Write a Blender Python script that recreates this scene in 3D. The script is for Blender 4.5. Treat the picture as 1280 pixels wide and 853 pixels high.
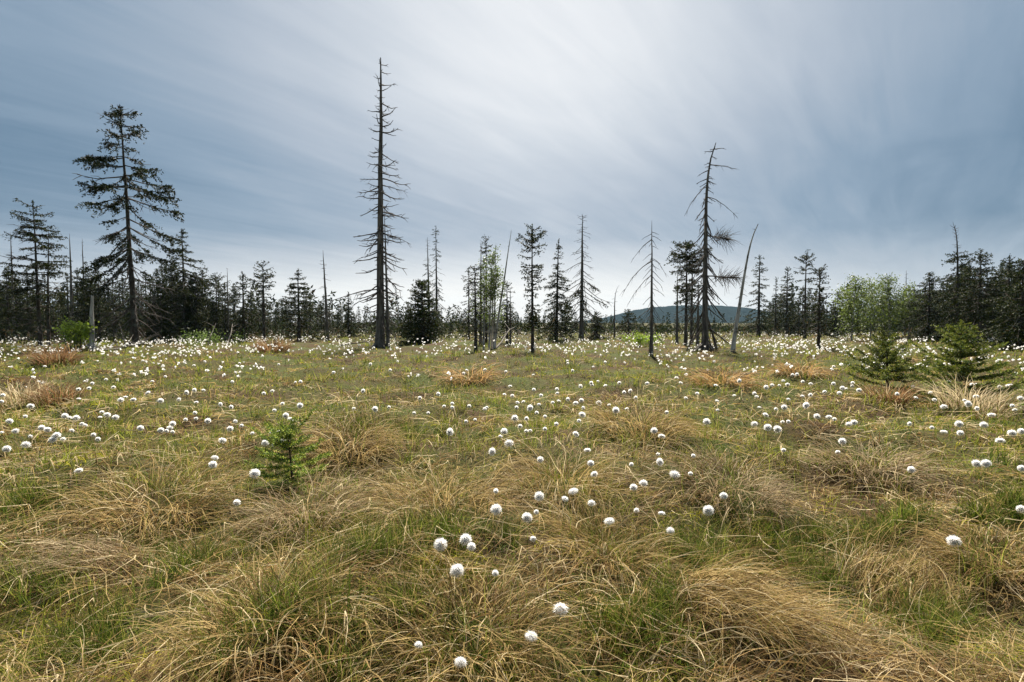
import bpy, math
import numpy as np
from mathutils import Vector

for o in list(bpy.data.objects):
    bpy.data.objects.remove(o)
scene = bpy.context.scene
C = scene.collection

# ------------------------------------------------------------------ camera
FPX = 640.0                      # focal length in pixels of the 1280 px wide photograph
CAMZ = 1.25
PITCH = math.atan(23.5 / FPX)    # looks slightly down
cam_d = bpy.data.cameras.new('camera')
cam_d.sensor_width = 36.0
cam_d.lens = 36.0 * FPX / 1280.0
cam_d.clip_start = 0.05
cam_d.clip_end = 6000
cam = bpy.data.objects.new('camera', cam_d)
C.objects.link(cam)
cam.location = (0, 0, CAMZ)
cam.rotation_euler = (math.pi / 2 - PITCH, 0, 0)
scene.camera = cam

# ------------------------------------------------------------------ light
SUN_AZ = math.radians(2.5)       # a little to the right of straight ahead
SUN_EL = math.radians(54)
GLOW_EL = math.radians(28)       # brightest, thinnest part of the cloud below the sun
glowdir = (math.sin(SUN_AZ) * math.cos(GLOW_EL), math.cos(SUN_AZ) * math.cos(GLOW_EL), math.sin(GLOW_EL))
sundir = Vector((math.sin(SUN_AZ) * math.cos(SUN_EL), math.cos(SUN_AZ) * math.cos(SUN_EL), math.sin(SUN_EL)))
sun_d = bpy.data.lights.new('sun', 'SUN')
sun_d.energy = 5.0
sun_d.angle = math.radians(6)
sun_d.color = (1.0, 0.93, 0.82)
sun = bpy.data.objects.new('sun', sun_d)
C.objects.link(sun)
sun.rotation_euler = sundir.to_track_quat('Z', 'Y').to_euler()
sun.location = sundir * 50


def build_world():
    w = bpy.data.worlds.new('World')
    scene.world = w
    w.use_nodes = True
    nt = w.node_tree
    N, L = nt.nodes, nt.links
    N.clear()

    def math_(op, a, b=None, c=None, clamp=False):
        n = N.new('ShaderNodeMath'); n.operation = op; n.use_clamp = clamp
        for i, v in enumerate((a, b, c)):
            if v is None: continue
            if isinstance(v, (int, float)): n.inputs[i].default_value = v
            else: L.new(v, n.inputs[i])
        return n.outputs[0]

    def ramp(fac, stops):
        n = N.new('ShaderNodeValToRGB')
        el = n.color_ramp.elements
        while len(el) < len(stops): el.new(0.5)
        for e, (p, c) in zip(el, stops):
            e.position = p
            e.color = (c, c, c, 1) if isinstance(c, (int, float)) else (*c, 1)
        L.new(fac, n.inputs[0])
        return n.outputs[0]

    def mix(fac, a, b, mode='MIX'):
        n = N.new('ShaderNodeMix'); n.data_type = 'RGBA'; n.blend_type = mode
        for s, v in ((n.inputs[0], fac), (n.inputs[6], a), (n.inputs[7], b)):
            if isinstance(v, (int, float)): s.default_value = v
            elif isinstance(v, tuple): s.default_value = (*v, 1)
            else: L.new(v, s)
        return n.outputs[2]

    tc = N.new('ShaderNodeTexCoord')
    d = tc.outputs['Generated']
    sep = N.new('ShaderNodeSeparateXYZ'); L.new(d, sep.inputs[0])
    zc = math_('MAXIMUM', sep.outputs[2], 0.0)
    # cloud sheet seen in perspective: direction projected on a level layer
    zz = math_('ADD', zc, 0.10)
    u = math_('DIVIDE', sep.outputs[0], zz)
    v = math_('DIVIDE', sep.outputs[1], zz)
    comb = N.new('ShaderNodeCombineXYZ'); L.new(u, comb.inputs[0]); L.new(v, comb.inputs[1])
    vr = N.new('ShaderNodeVectorRotate'); vr.rotation_type = 'Z_AXIS'; vr.inputs['Angle'].default_value = math.radians(38)   # the wisps run away to the right
    L.new(comb.outputs[0], vr.inputs['Vector'])
    mp = N.new('ShaderNodeMapping')
    mp.inputs['Scale'].default_value = (2.4, 0.9, 1)
    L.new(vr.outputs[0], mp.inputs[0])
    n1 = N.new('ShaderNodeTexNoise')
    n1.inputs['Scale'].default_value = 1.0; n1.inputs['Detail'].default_value = 6
    n1.inputs['Roughness'].default_value = 0.55; n1.inputs['Distortion'].default_value = 1.1
    L.new(mp.outputs[0], n1.inputs['Vector'])
    n2 = N.new('ShaderNodeTexNoise')
    n2.inputs['Scale'].default_value = 0.35; n2.inputs['Detail'].default_value = 3
    L.new(comb.outputs[0], n2.inputs['Vector'])
    mp3 = N.new('ShaderNodeMapping'); mp3.inputs['Scale'].default_value = (7.0, 0.9, 1)
    L.new(vr.outputs[0], mp3.inputs[0])
    n3 = N.new('ShaderNodeTexNoise'); n3.inputs['Scale'].default_value = 1.0; n3.inputs['Detail'].default_value = 7; n3.inputs['Roughness'].default_value = 0.6
    n3.inputs['Distortion'].default_value = 0.7
    L.new(mp3.outputs[0], n3.inputs['Vector'])
    wisp = math_('SUBTRACT', n3.outputs[0], 0.5)
    streak = math_('ADD', math_('MULTIPLY', n1.outputs[0], 0.62), math_('MULTIPLY', n2.outputs[0], 0.38))
    # thickness of the cloud: how much of the hidden sun comes through
    dot = N.new('ShaderNodeVectorMath'); dot.operation = 'DOT_PRODUCT'
    L.new(d, dot.inputs[0]); dot.inputs[1].default_value = glowdir
    cosang = dot.outputs['Value']
    glow = ramp(math_('MULTIPLY_ADD', cosang, 0.5, 0.5),
                [(0.0, 0.42), (0.72, 0.38), (0.821, 0.39), (0.883, 0.45), (0.933, 0.56), (0.970, 0.71), (0.9924, 0.87), (1.0, 0.93)])
    # pale band low on the horizon
    low = ramp(zc, [(0.0, 1.0), (0.055, 0.95), (0.10, 0.50), (0.155, 0.08), (0.22, 0.0)])
    hd = N.new('ShaderNodeVectorMath'); hd.operation = 'DOT_PRODUCT'
    L.new(d, hd.inputs[0]); hd.inputs[1].default_value = (-0.10, 0.995, 0.0)
    low = math_('MULTIPLY', low, ramp(math_('MULTIPLY_ADD', hd.outputs['Value'], 0.5, 0.5), [(0.0, 0.45), (0.80, 0.45), (0.91, 0.62), (0.96, 0.88), (1.0, 1.0)]))
    grey = ramp(zc, [(0.0, 0.6), (0.08, 0.9), (0.17, 1.0), (0.26, 0.75), (0.40, 0.12), (0.55, 0.0)])   # thicker bank of cloud low over the forest
    t = math_('ADD', glow, math_('MULTIPLY', low, 0.54))
    t = math_('SUBTRACT', t, math_('MULTIPLY', math_('MULTIPLY', grey, 0.17), math_('MULTIPLY', glow, 1.25)))
    t = math_('ADD', t, math_('MULTIPLY', math_('SUBTRACT', streak, 0.5), 0.26))
    t = math_('ADD', t, math_('MULTIPLY', wisp, 0.15))
    cloud = ramp(t, [(0.0, (0.050, 0.095, 0.150)), (0.30, (0.125, 0.212, 0.310)), (0.45, (0.262, 0.352, 0.455)),
                     (0.62, (0.445, 0.510, 0.590)), (0.80, (0.650, 0.695, 0.745)), (1.0, (0.92, 0.93, 0.94))])
    low2 = mix(math_('MULTIPLY', low, 0.45), cloud, (0.97, 0.93, 0.86))
    sky = N.new('ShaderNodeTexSky')
    sky.sky_type = 'NISHITA'; sky.sun_disc = False
    sky.sun_elevation = SUN_EL; sky.sun_rotation = SUN_AZ
    bg1 = N.new('ShaderNodeBackground'); L.new(sky.outputs[0], bg1.inputs[0]); bg1.inputs[1].default_value = 0.05
    bg2 = N.new('ShaderNodeBackground'); L.new(low2, bg2.inputs[0]); bg2.inputs[1].default_value = 0.315
    ms = N.new('ShaderNodeMixShader'); ms.inputs[0].default_value = 0.96   # thin overcast before the blue sky
    L.new(bg1.outputs[0], ms.inputs[1]); L.new(bg2.outputs[0], ms.inputs[2])
    out = N.new('ShaderNodeOutputWorld'); L.new(ms.outputs[0], out.inputs[0])


build_world()
scene.view_settings.view_transform = 'Standard'
scene.view_settings.look = 'None'
scene.view_settings.gamma = 1.0
scene.view_settings.use_curve_mapping = False
scene.view_settings.exposure = 1.7
scene.render.engine = 'CYCLES'
scene.cycles.max_bounces = 5
scene.cycles.diffuse_bounces = 3
scene.cycles.transmission_bounces = 3
scene.cycles.volume_bounces = 0
scene.cycles.use_denoising = True

# ------------------------------------------------------------------ materials


def lin(r, g, b):
    f = lambda c: ((c / 255 + 0.055) / 1.055) ** 2.4 if c > 10 else c / 255 / 12.92
    return (f(r), f(g), f(b))


def mat_attr(name, translucent=0.35, rough=0.6, spec=0.25, vary=0.25, scale=9.0):
    """colour from the piece's own colour attribute, varied by noise; part of the light passes through thin blades"""
    m = bpy.data.materials.new(name); m.use_nodes = True
    nt = m.node_tree; N, L = nt.nodes, nt.links
    p = N['Principled BSDF']; out = N['Material Output']
    at = N.new('ShaderNodeAttribute'); at.attribute_name = 'Col'
    nz = N.new('ShaderNodeTexNoise'); nz.inputs['Scale'].default_value = scale; nz.inputs['Detail'].default_value = 3
    geo = N.new('ShaderNodeNewGeometry'); L.new(geo.outputs['Position'], nz.inputs['Vector'])
    mr = N.new('ShaderNodeMapRange'); mr.inputs[1].default_value = 0.3; mr.inputs[2].default_value = 0.7
    mr.inputs[3].default_value = 1 - vary; mr.inputs[4].default_value = 1 + vary
    L.new(nz.outputs[0], mr.inputs[0])
    mx = N.new('ShaderNodeVectorMath'); mx.operation = 'SCALE'
    L.new(at.outputs['Color'], mx.inputs[0]); L.new(mr.outputs[0], mx.inputs['Scale'])
    L.new(mx.outputs[0], p.inputs['Base Color'])
    p.inputs['Roughness'].default_value = rough
    p.inputs['Specular IOR Level'].default_value = spec
    if translucent:
        tr = N.new('ShaderNodeBsdfTranslucent'); L.new(mx.outputs[0], tr.inputs[0])
        ms = N.new('ShaderNodeMixShader'); ms.inputs[0].default_value = translucent
        L.new(p.outputs[0], ms.inputs[1]); L.new(tr.outputs[0], ms.inputs[2])
        L.new(ms.outputs[0], out.inputs[0])
    return m


def mat_bark(name, c1, c2, scale=14.0, stretch=0.15, bump=0.6, rough=0.85, spots=None):
    m = bpy.data.materials.new(name); m.use_nodes = True
    nt = m.node_tree; N, L = nt.nodes, nt.links
    p = N['Principled BSDF']
    tc = N.new('ShaderNodeTexCoord')
    mp = N.new('ShaderNodeMapping'); mp.inputs['Scale'].default_value = (1, 1, stretch)
    L.new(tc.outputs['Object'], mp.inputs[0])
    nz = N.new('ShaderNodeTexNoise'); nz.inputs['Scale'].default_value = scale; nz.inputs['Detail'].default_value = 5
    nz.inputs['Roughness'].default_value = 0.65
    L.new(mp.outputs[0], nz.inputs['Vector'])
    r = N.new('ShaderNodeValToRGB'); r.color_ramp.elements[0].position = 0.32; r.color_ramp.elements[1].position = 0.68
    r.color_ramp.elements[0].color = (*c1, 1); r.color_ramp.elements[1].color = (*c2, 1)
    L.new(nz.outputs[0], r.inputs[0])
    col = r.outputs[0]
    if spots:
        n3 = N.new('ShaderNodeTexNoise'); n3.inputs['Scale'].default_value = 3.2; n3.inputs['Detail'].default_value = 4
        L.new(tc.outputs['Object'], n3.inputs['Vector'])
        r3 = N.new('ShaderNodeValToRGB'); r3.color_ramp.elements[0].position = 0.52; r3.color_ramp.elements[1].position = 0.62
        L.new(n3.outputs[0], r3.inputs[0])
        mx = N.new('ShaderNodeMix'); mx.data_type = 'RGBA'
        L.new(r3.outputs[0], mx.inputs[0]); L.new(col, mx.inputs[6]); mx.inputs[7].default_value = (*spots, 1)
        col = mx.outputs[2]
    L.new(col, p.inputs['Base Color'])
    p.inputs['Roughness'].default_value = rough
    p.inputs['Specular IOR Level'].default_value = 0.15
    b = N.new('ShaderNodeBump'); b.inputs['Strength'].default_value = bump; b.inputs['Distance'].default_value = 0.02
    L.new(nz.outputs[0], b.inputs['Height']); L.new(b.outputs[0], p.inputs['Normal'])
    return m


def mat_ground():
    m = bpy.data.materials.new('bog_ground'); m.use_nodes = True
    nt = m.node_tree; N, L = nt.nodes, nt.links
    p = N['Principled BSDF']
    geo = N.new('ShaderNodeNewGeometry')
    n1 = N.new('ShaderNodeTexNoise'); n1.inputs['Scale'].default_value = 0.9; n1.inputs['Detail'].default_value = 6
    n2 = N.new('ShaderNodeTexNoise'); n2.inputs['Scale'].default_value = 26; n2.inputs['Detail'].default_value = 6
    n2.inputs['Roughness'].default_value = 0.7
    for n in (n1, n2): L.new(geo.outputs['Position'], n.inputs['Vector'])
    r1 = N.new('ShaderNodeValToRGB')
    for e, c in zip((r1.color_ramp.elements[0], r1.color_ramp.elements[1]), ((0.050, 0.032, 0.014, 1), (0.050, 0.062, 0.014, 1))): e.color = c
    r1.color_ramp.elements[0].position = 0.38; r1.color_ramp.elements[1].position = 0.62
    L.new(n1.outputs[0], r1.inputs[0])
    r2 = N.new('ShaderNodeValToRGB')
    r2.color_ramp.elements[0].color = (0.35, 0.35, 0.35, 1); r2.color_ramp.elements[1].color = (1.5, 1.4, 1.2, 1)
    r2.color_ramp.elements[0].position = 0.35; r2.color_ramp.elements[1].position = 0.7
    L.new(n2.outputs[0], r2.inputs[0])
    mx = N.new('ShaderNodeMix'); mx.data_type = 'RGBA'; mx.blend_type = 'MULTIPLY'; mx.inputs[0].default_value = 1
    L.new(r1.outputs[0], mx.inputs[6]); L.new(r2.outputs[0], mx.inputs[7])
    L.new(mx.outputs[2], p.inputs['Base Color'])
    p.inputs['Roughness'].default_value = 0.95; p.inputs['Specular IOR Level'].default_value = 0.1
    b = N.new('ShaderNodeBump'); b.inputs['Strength'].default_value = 1.0; b.inputs['Distance'].default_value = 0.03
    L.new(n2.outputs[0], b.inputs['Height']); L.new(b.outputs[0], p.inputs['Normal'])
    return m


def mat_hill():
    m = bpy.data.materials.new('hill_forest'); m.use_nodes = True
    nt = m.node_tree; N, L = nt.nodes, nt.links
    p = N['Principled BSDF']
    geo = N.new('ShaderNodeNewGeometry')
    n1 = N.new('ShaderNodeTexNoise'); n1.inputs['Scale'].default_value = 0.09; n1.inputs['Detail'].default_value = 6
    n1.inputs['Roughness'].default_value = 0.75
    L.new(geo.outputs['Position'], n1.inputs['Vector'])
    r1 = N.new('ShaderNodeValToRGB')
    r1.color_ramp.elements[0].color = (0.003, 0.007, 0.009, 1); r1.color_ramp.elements[1].color = (0.017, 0.023, 0.021, 1)
    r1.color_ramp.elements[0].position = 0.36; r1.color_ramp.elements[1].position = 0.68
    L.new(n1.outputs[0], r1.inputs[0]); L.new(r1.outputs[0], p.inputs['Base Color'])
    p.inputs['Roughness'].default_value = 1.0; p.inputs['Specular IOR Level'].default_value = 0.0
    return m


M_GRASS = mat_attr('dry_and_green_grass', 0.40, 0.6, 0.08, 0.20, 6.0)
M_NEEDLE = mat_attr('spruce_needles', 0.20, 0.6, 0.10, 0.35, 1.8)
M_LEAF = mat_attr('broad_leaves', 0.45, 0.5, 0.3, 0.25, 2.0)
M_COTTON = mat_attr('cotton_tuft', 0.7, 0.9, 0.05, 0.04, 40.0)
M_CORE = bpy.data.materials.new('cotton_core'); M_CORE.use_nodes = True
_p = M_CORE.node_tree.nodes['Principled BSDF']
_p.inputs['Base Color'].default_value = (0.93, 0.92, 0.91, 1); _p.inputs['Roughness'].default_value = 0.9
_p.inputs['Specular IOR Level'].default_value = 0.0
_p.inputs['Subsurface Weight'].default_value = 1.0; _p.inputs['Subsurface Radius'].default_value = (1.0, 0.95, 0.9); _p.inputs['Subsurface Scale'].default_value = 0.06
M_BARK = mat_bark('spruce_bark', (0.022, 0.017, 0.013), (0.075, 0.060, 0.046), spots=(0.085, 0.088, 0.070))
M_DEAD = mat_bark('weathered_dead_wood', (0.036, 0.030, 0.025), (0.18, 0.160, 0.135), 12, 0.10)
M_PALE = mat_bark('bleached_wood', (0.19, 0.17, 0.145), (0.52, 0.49, 0.44), 10, 0.2, spots=(0.09, 0.08, 0.07))
M_TWIG = mat_bark('dead_twigs', (0.026, 0.021, 0.017), (0.085, 0.072, 0.060), 9, 1.0)
M_GROUND = mat_ground()
M_HILL = mat_hill()

# ------------------------------------------------------------------ mesh helpers


def mesh_from(name, V, faces, mat, col=None, smooth=True):
    """faces: list of integer arrays (n,3) or (n,4)"""
    V = np.asarray(V, np.float32).reshape(-1, 3)
    faces = [np.asarray(f, np.int32) for f in faces if f is not None and len(f)]
    me = bpy.data.meshes.new(name)
    me.vertices.add(len(V)); me.vertices.foreach_set('co', V.ravel())
    nl = sum(f.size for f in faces); npoly = sum(len(f) for f in faces)
    me.loops.add(nl); me.polygons.add(npoly)
    li = np.concatenate([f.ravel() for f in faces])
    tot = np.concatenate([np.full(len(f), f.shape[1], np.int32) for f in faces])
    st = np.concatenate([[0], np.cumsum(tot)[:-1]]).astype(np.int32)
    me.loops.foreach_set('vertex_index', li)
    me.polygons.foreach_set('loop_start', st)
    me.polygons.foreach_set('loop_total', tot)
    if smooth: me.polygons.foreach_set('use_smooth', np.ones(npoly, bool))
    if col is not None:
        a = me.attributes.new('Col', 'FLOAT_COLOR', 'POINT')
        c4 = np.ones((len(V), 4), np.float32); c4[:, :3] = col
        a.data.foreach_set('color', c4.ravel())
    me.update(calc_edges=True)
    me.materials.append(mat)
    return me


def link(name, me, parent=None, loc=None):
    o = bpy.data.objects.new(name, me); C.objects.link(o)
    if parent is not None: o.parent = parent
    if loc is not None: o.location = loc
    return o


def tag(o, label=None, cat=None, group=None, kind=None):
    if label: o['label'] = label
    if cat: o['category'] = cat
    if group: o['group'] = group
    if kind: o['kind'] = kind
    return o


class Geo:
    def __init__(s): s.V = []; s.F = {3: [], 4: []}; s.K = []; s.n = 0
    def add(s, V, F, col=None):
        V = np.asarray(V, np.float32).reshape(-1, 3); F = np.asarray(F, np.int32)
        if len(V) == 0 or len(F) == 0: return
        s.F[F.shape[1]].append(F + s.n); s.V.append(V); s.n += len(V)
        if col is None: col = (0.5, 0.5, 0.5)
        s.K.append(np.broadcast_to(np.asarray(col, np.float32), V.shape).copy())
    def mesh(s, name, mat, smooth=True):
        return mesh_from(name, np.concatenate(s.V), [np.concatenate(f) for f in (s.F[3], s.F[4]) if f], mat, np.concatenate(s.K), smooth)
    def build(s, name, mat, parent=None, smooth=True):
        if s.n == 0: return None
        return link(name, s.mesh(name, mat, smooth), parent)


def tube(g, P, R, sides=5, cap=True, col=None):
    P = np.asarray(P, float); n = len(P)
    R = np.broadcast_to(np.asarray(R, float), (n,))
    T = np.gradient(P, axis=0); T /= np.linalg.norm(T, axis=1)[:, None] + 1e-9
    ref = np.array([0, 0, 1.0]) if abs(T[0][2]) < 0.8 else np.array([1.0, 0, 0])
    A = np.cross(T, ref); A /= np.linalg.norm(A, axis=1)[:, None] + 1e-9
    B = np.cross(T, A)
    ang = np.arange(sides) * 2 * math.pi / sides
    V = P[:, None] + R[:, None, None] * (np.cos(ang)[None, :, None] * A[:, None] + np.sin(ang)[None, :, None] * B[:, None])
    V = V.reshape(-1, 3)
    i, j = np.meshgrid(np.arange(n - 1), np.arange(sides), indexing='ij')
    a = i * sides + j; b = i * sides + (j + 1) % sides
    F = np.stack([a, b, b + sides, a + sides], -1).reshape(-1, 4)
    g.add(V, F, col)
    if cap:
        m = (n - 1) * sides
        k = np.arange(1, sides - 1)
        g.add(V[m:m + sides], np.stack([np.zeros_like(k), k, k + 1], -1), col)


def unit(v): return v / (np.linalg.norm(v, axis=-1, keepdims=True) + 1e-9)


def needles(g, rng, P, A, length, width, col, spread=(0.5, 1.25), kite=True):
    """small pointed faces standing off the twig points P along axis A"""
    n = len(P)
    if n == 0: return
    r = rng.normal(size=(n, 3)); r -= (r * A).sum(1, keepdims=True) * A; r = unit(r)
    al = rng.uniform(*spread, n)[:, None]
    D = A * np.cos(al) + r * np.sin(al)
    S = unit(np.cross(D, rng.normal(size=(n, 3))))
    l = (length * rng.uniform(0.6, 1.25, n))[:, None]; w = (width * rng.uniform(0.7, 1.3, n))[:, None]
    if kite:
        V = np.stack([P, P + D * l * 0.4 + S * w * 0.5, P + D * l, P + D * l * 0.4 - S * w * 0.5], 1)
        F = np.arange(n * 4).reshape(n, 4)
        k = 4
    else:
        V = np.stack([P - S * w * 0.5, P + S * w * 0.5, P + D * l], 1)
        F = np.arange(n * 3).reshape(n, 3)
        k = 3
    c = np.repeat(np.asarray(col, float).reshape(-1, 3) if np.ndim(col) > 1 else np.broadcast_to(col, (n, 3)), k, axis=0)
    g.add(V, F, c)

# ------------------------------------------------------------------ terrain


_rt = np.random.default_rng(5)
_WAVES = []
for wl, amp in ((11, .055), (7.5, .05), (4.6, .045), (3.3, .042), (2.5, .034), (1.9, .03), (1.45, .024), (1.1, .019), (0.85, .014), (0.62, .009)):
    for _ in range(2):
        a = _rt.uniform(0, math.pi * 2)
        _WAVES.append((math.cos(a) * 2 * math.pi / wl, math.sin(a) * 2 * math.pi / wl, _rt.uniform(0, 6.28), amp * 0.8))
_BUMPS = []      # (x, y, height, radius): tussock mounds


def height(x, y):
    x = np.asarray(x, float); y = np.asarray(y, float)
    h = np.zeros(np.broadcast(x, y).shape)
    for kx, ky, ph, am in _WAVES:
        h = h + am * np.sin(kx * x + ky * y + ph)
    r = np.hypot(x, y)
    h = h * np.where(r < 25, 1.0, np.clip(1 - (r - 25) / 60, 0.15, 1))
    for bx, by, bh, br in _BUMPS:
        h = h + bh * np.exp(-(((x - bx) ** 2 + (y - by) ** 2) / br ** 2))
    return h


def noise2(x, y, wl, seed):
    r = np.random.default_rng(seed); s = np.zeros(np.shape(x)); t = 0
    for k in range(3):
        for _ in range(3):
            a = r.uniform(0, 6.28); w = wl * 0.55 ** k; am = 0.6 ** k
            s = s + am * np.sin((math.cos(a) * np.asarray(x) + math.sin(a) * np.asarray(y)) * 6.283 / w + r.uniform(0, 6.28)); t += am
    return s / t * 1.7


def ray(px, py):
    X = (px - 640) / FPX; Y = (426.5 - py) / FPX
    cp, sp = math.cos(PITCH), math.sin(PITCH)
    return np.array([X, cp + Y * sp, Y * cp - sp])


def on_ground(px, py, above=0.0):
    """where a sight line of the photograph meets the ground (or a height above it)"""
    d = ray(px, py); d = d / d[1]
    y = min(abs((CAMZ - above) / min(d[2], -0.004)), 90.0)
    for _ in range(25):
        z = float(height(d[0] * y, y)) + above
        yn = min((CAMZ - z) / max(-d[2], 0.004), 120.0)
        y = 0.5 * y + 0.5 * max(yn, 0.6)
    return d[0] * y, y


def z_at(py, y):
    d = ray(640, py); return CAMZ + y * d[2] / d[1]


# tussock list: photo x, y of the middle, radius m, mound m, kind, sweep direction or None, label
TUSSOCKS = [
    (556, 622, .42, .20, 'straw', None, 'large rounded tussock of brown bent grass with dark shaded side'),
    (73, 505, .36, .10, 'rust', None, 'reddish brown upright grass tuft near the dense wood'),
    (586, 474, .62, .12, 'orange', None, 'low orange straw mound before the thin birch group'),
    (905, 745, .34, .10, 'sweep', -0.75, 'long straw tussock combed over in one sweeping arc'),
    (268, 712, .20, .03, 'green', None, 'dark green upright sedge tuft behind the curled straw'),
    (566, 668, .20, .04, 'green', None, 'green sedge tuft behind three clustered cottongrass heads'),
    (858, 700, .19, .03, 'green', None, 'dark green sedge tuft above the combed straw tussock'),
    (945, 682, .20, .03, 'green', None, 'wide green sedge patch among brown straw'),
    (1030, 676, .20, .03, 'green', None, 'green sedge patch joining the wide one among brown straw'),
    (1128, 652, .20, .03, 'green', None, 'small dark green sedge tuft between straw tussocks'),
    (1250, 640, .18, .04, 'green', None, 'upright green sedge tuft above a spilling straw tussock'),
    (1240, 700, .24, .08, 'straw', None, 'spilling straw tussock under an upright green sedge tuft'),
    (915, 618, .38, .14, 'grey', None, 'grey brown shaggy tussock beside two cottongrass heads'),
    (385, 640, .34, .12, 'grey', None, 'shaggy grey tussock under the spruce sapling'),
    (590, 800, .26, .10, 'straw', None, 'fountain shaped straw tussock with cottongrass standing in it'),
    (195, 632, .45, .12, 'straw', None, 'broad pale straw tussock beside a single torn cottongrass head'),
    (330, 775, .25, .05, 'straw', None, 'straw tussock with long loose arching blades'),
    (998, 468, .50, .12, 'orange', None, 'orange straw mound near the two bushy young spruces'),
    (903, 482, .50, .12, 'orange', None, 'orange straw tussock before the leaning snag'),
    (22, 508, .40, .10, 'pale', None, 'pale bleached grass tuft beside the reddish brown tuft'),
    (1115, 742, .36, .09, 'straw', 0.6, 'flattened brown straw tussock with tangled blades'),
    (700, 600, .36, .10, 'straw', None, 'brown straw tussock among scattered cottongrass heads'),
    (1090, 590, .40, .10, 'grey', None, 'dull straw tussock below the bushy young spruces'),
    (440, 560, .40, .10, 'straw', None, 'straw tussock beside the spruce sapling'),
    (800, 540, .45, .10, 'straw', None, 'pale straw tussock in the middle of the cottongrass'),
    (1110, 505, .32, .08, 'rust', None, 'rusty dead grass at the foot of the dark young spruce'),
    (70, 455, .55, .10, 'rust', None, 'reddish brown tuft by the bright green bush'),
    (340, 437, .70, .10, 'rust', None, 'dark rusty grass tuft at the edge of the wood'),
    (1215, 512, .45, .08, 'pale', None, 'pale grass tussock at the foot of the bushy bright green young spruce'),
    (1160, 500, .40, .06, 'green', None, 'green sedge tuft between the two bushy young spruces'),
    (140, 700, .30, .08, 'grey', -2.4, 'greyish flattened straw tussock with green blades'),
    (760, 690, .30, .07, 'straw', None, 'tangled straw tussock with one long bent stalk'),
    (25, 738, .20, .03, 'green', None, 'dark green sedge tuft beside greyish flattened straw'),
    (105, 815, .17, .02, 'green', None, 'low green sedge tuft in front of the greyish flattened tussock'),
    (440, 800, .18, .02, 'green', None, 'green sedge tuft between fountain tussock and loose arching straw'),
    (1175, 795, .20, .02, 'green', None, 'dark green sedge tuft in front of the flattened brown tussock'),
    (1000, 722, .18, .02, 'green', None, 'green sedge tuft behind the combed over straw tussock'),
    (815, 790, .20, .02, 'green', None, 'green sedge shoots in the mossy hollow'),
    (470, 690, .17, .02, 'green', None, 'green sedge tuft beside the bright moss cushion'),
    (60, 640, .24, .02, 'green', None, 'green sedge tuft behind the broad pale straw tussock'),
    (520, 540, .45, .02, 'green', None, 'wide green sedge patch behind the large rounded tussock'),
    (530, 492, .55, .02, 'green', None, 'green sedge patch before the low orange mound'),
]
_tp = []
for (px, py, r, m, kind, sw, lab) in TUSSOCKS:
    x, y = on_ground(px, py, m * 0.6)
    _tp.append((x, y)); 
for (x, y), (px, py, r, m, kind, sw, lab) in zip(_tp, TUSSOCKS):
    _BUMPS.append((x, y, m * (.5 if y < 3.5 else 1), r * 0.8))

# ground sheet: polar grid, fine near the camera, out past the hill
rr = np.concatenate([np.linspace(0.0, 6, 70)[1:], np.geomspace(6.1, 60, 90), np.geomspace(66, 1470, 20)])
na = 360
aa = np.linspace(0, 2 * math.pi, na, endpoint=False)
RR, AA = np.meshgrid(rr, aa, indexing='ij')
gx, gy = RR * np.sin(AA), RR * np.cos(AA)
gz = height(gx, gy)
gz = np.where(RR > 90, gz - (RR - 90) * 0.0001, gz)
V = np.concatenate([[[0, 0, float(height(0, 0))]], np.stack([gx, gy, gz], -1).reshape(-1, 3)])
i, j = np.meshgrid(np.arange(len(rr) - 1), np.arange(na), indexing='ij')
a = 1 + i * na + j; b = 1 + i * na + (j + 1) % na
F4 = np.stack([a, a + na, b + na, b], -1).reshape(-1, 4)
k = np.arange(na)
F3 = np.stack([np.zeros(na, int), 1 + k, 1 + (k + 1) % na], -1)
ground = link('ground', mesh_from('ground', V, [F3, F4], M_GROUND))
tag(ground, 'boggy peat and moss ground under the grass', kind='structure')


# far wooded hill: a ridge about a kilometre away
def hill_mesh():
    D = 900.0
    pts = [(700, 404), (735, 401), (760, 396.5), (790, 388.5), (815, 384.5), (845, 382.5), (880, 382.5), (905, 384.5), (930, 389.5), (960, 392), (1000, 394), (1060, 397), (1140, 400), (1230, 404)]
    xs = np.interp(np.linspace(0, 1, 220), np.linspace(0, 1, len(pts)), [p[0] for p in pts])
    ys = np.interp(xs, [p[0] for p in pts], [p[1] for p in pts])
    rng = np.random.default_rng(3)
    V = []; n = len(xs); rows = 26
    for r in range(rows):
        t = r / (rows - 1)
        y = D - 150 + 420 * t
        prof = math.sin(math.pi * min(t / 0.8, 1.0) * 0.5 + (0 if t < .8 else (t - .8) / .2 * 0.9)) ** 1.2
        for q in range(n):
            H = z_at(ys[q], D + 190) * 1.0
            x = (xs[q] - 640) / FPX * (D + 190)
            z = -3 + (H + 3) * prof + rng.uniform(-0.9, 0.9) * (0.3 + prof)
            V.append((x + rng.uniform(-1, 1), y, z))
    i, j = np.meshgrid(np.arange(rows - 1), np.arange(n - 1), indexing='ij')
    a = i * n + j
    F = np.stack([a, a + 1, a + n + 1, a + n], -1).reshape(-1, 4)
    return mesh_from('hill', V, [F], M_HILL, smooth=False)


tag(link('hill', hill_mesh()), 'low wooded hill on the horizon', kind='structure')

# ------------------------------------------------------------------ trees

G_DARK = np.array([0.020, 0.034, 0.008]); G_MID = np.array([0.038, 0.055, 0.010]); G_LITE = np.array([0.085, 0.100, 0.014])


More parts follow.
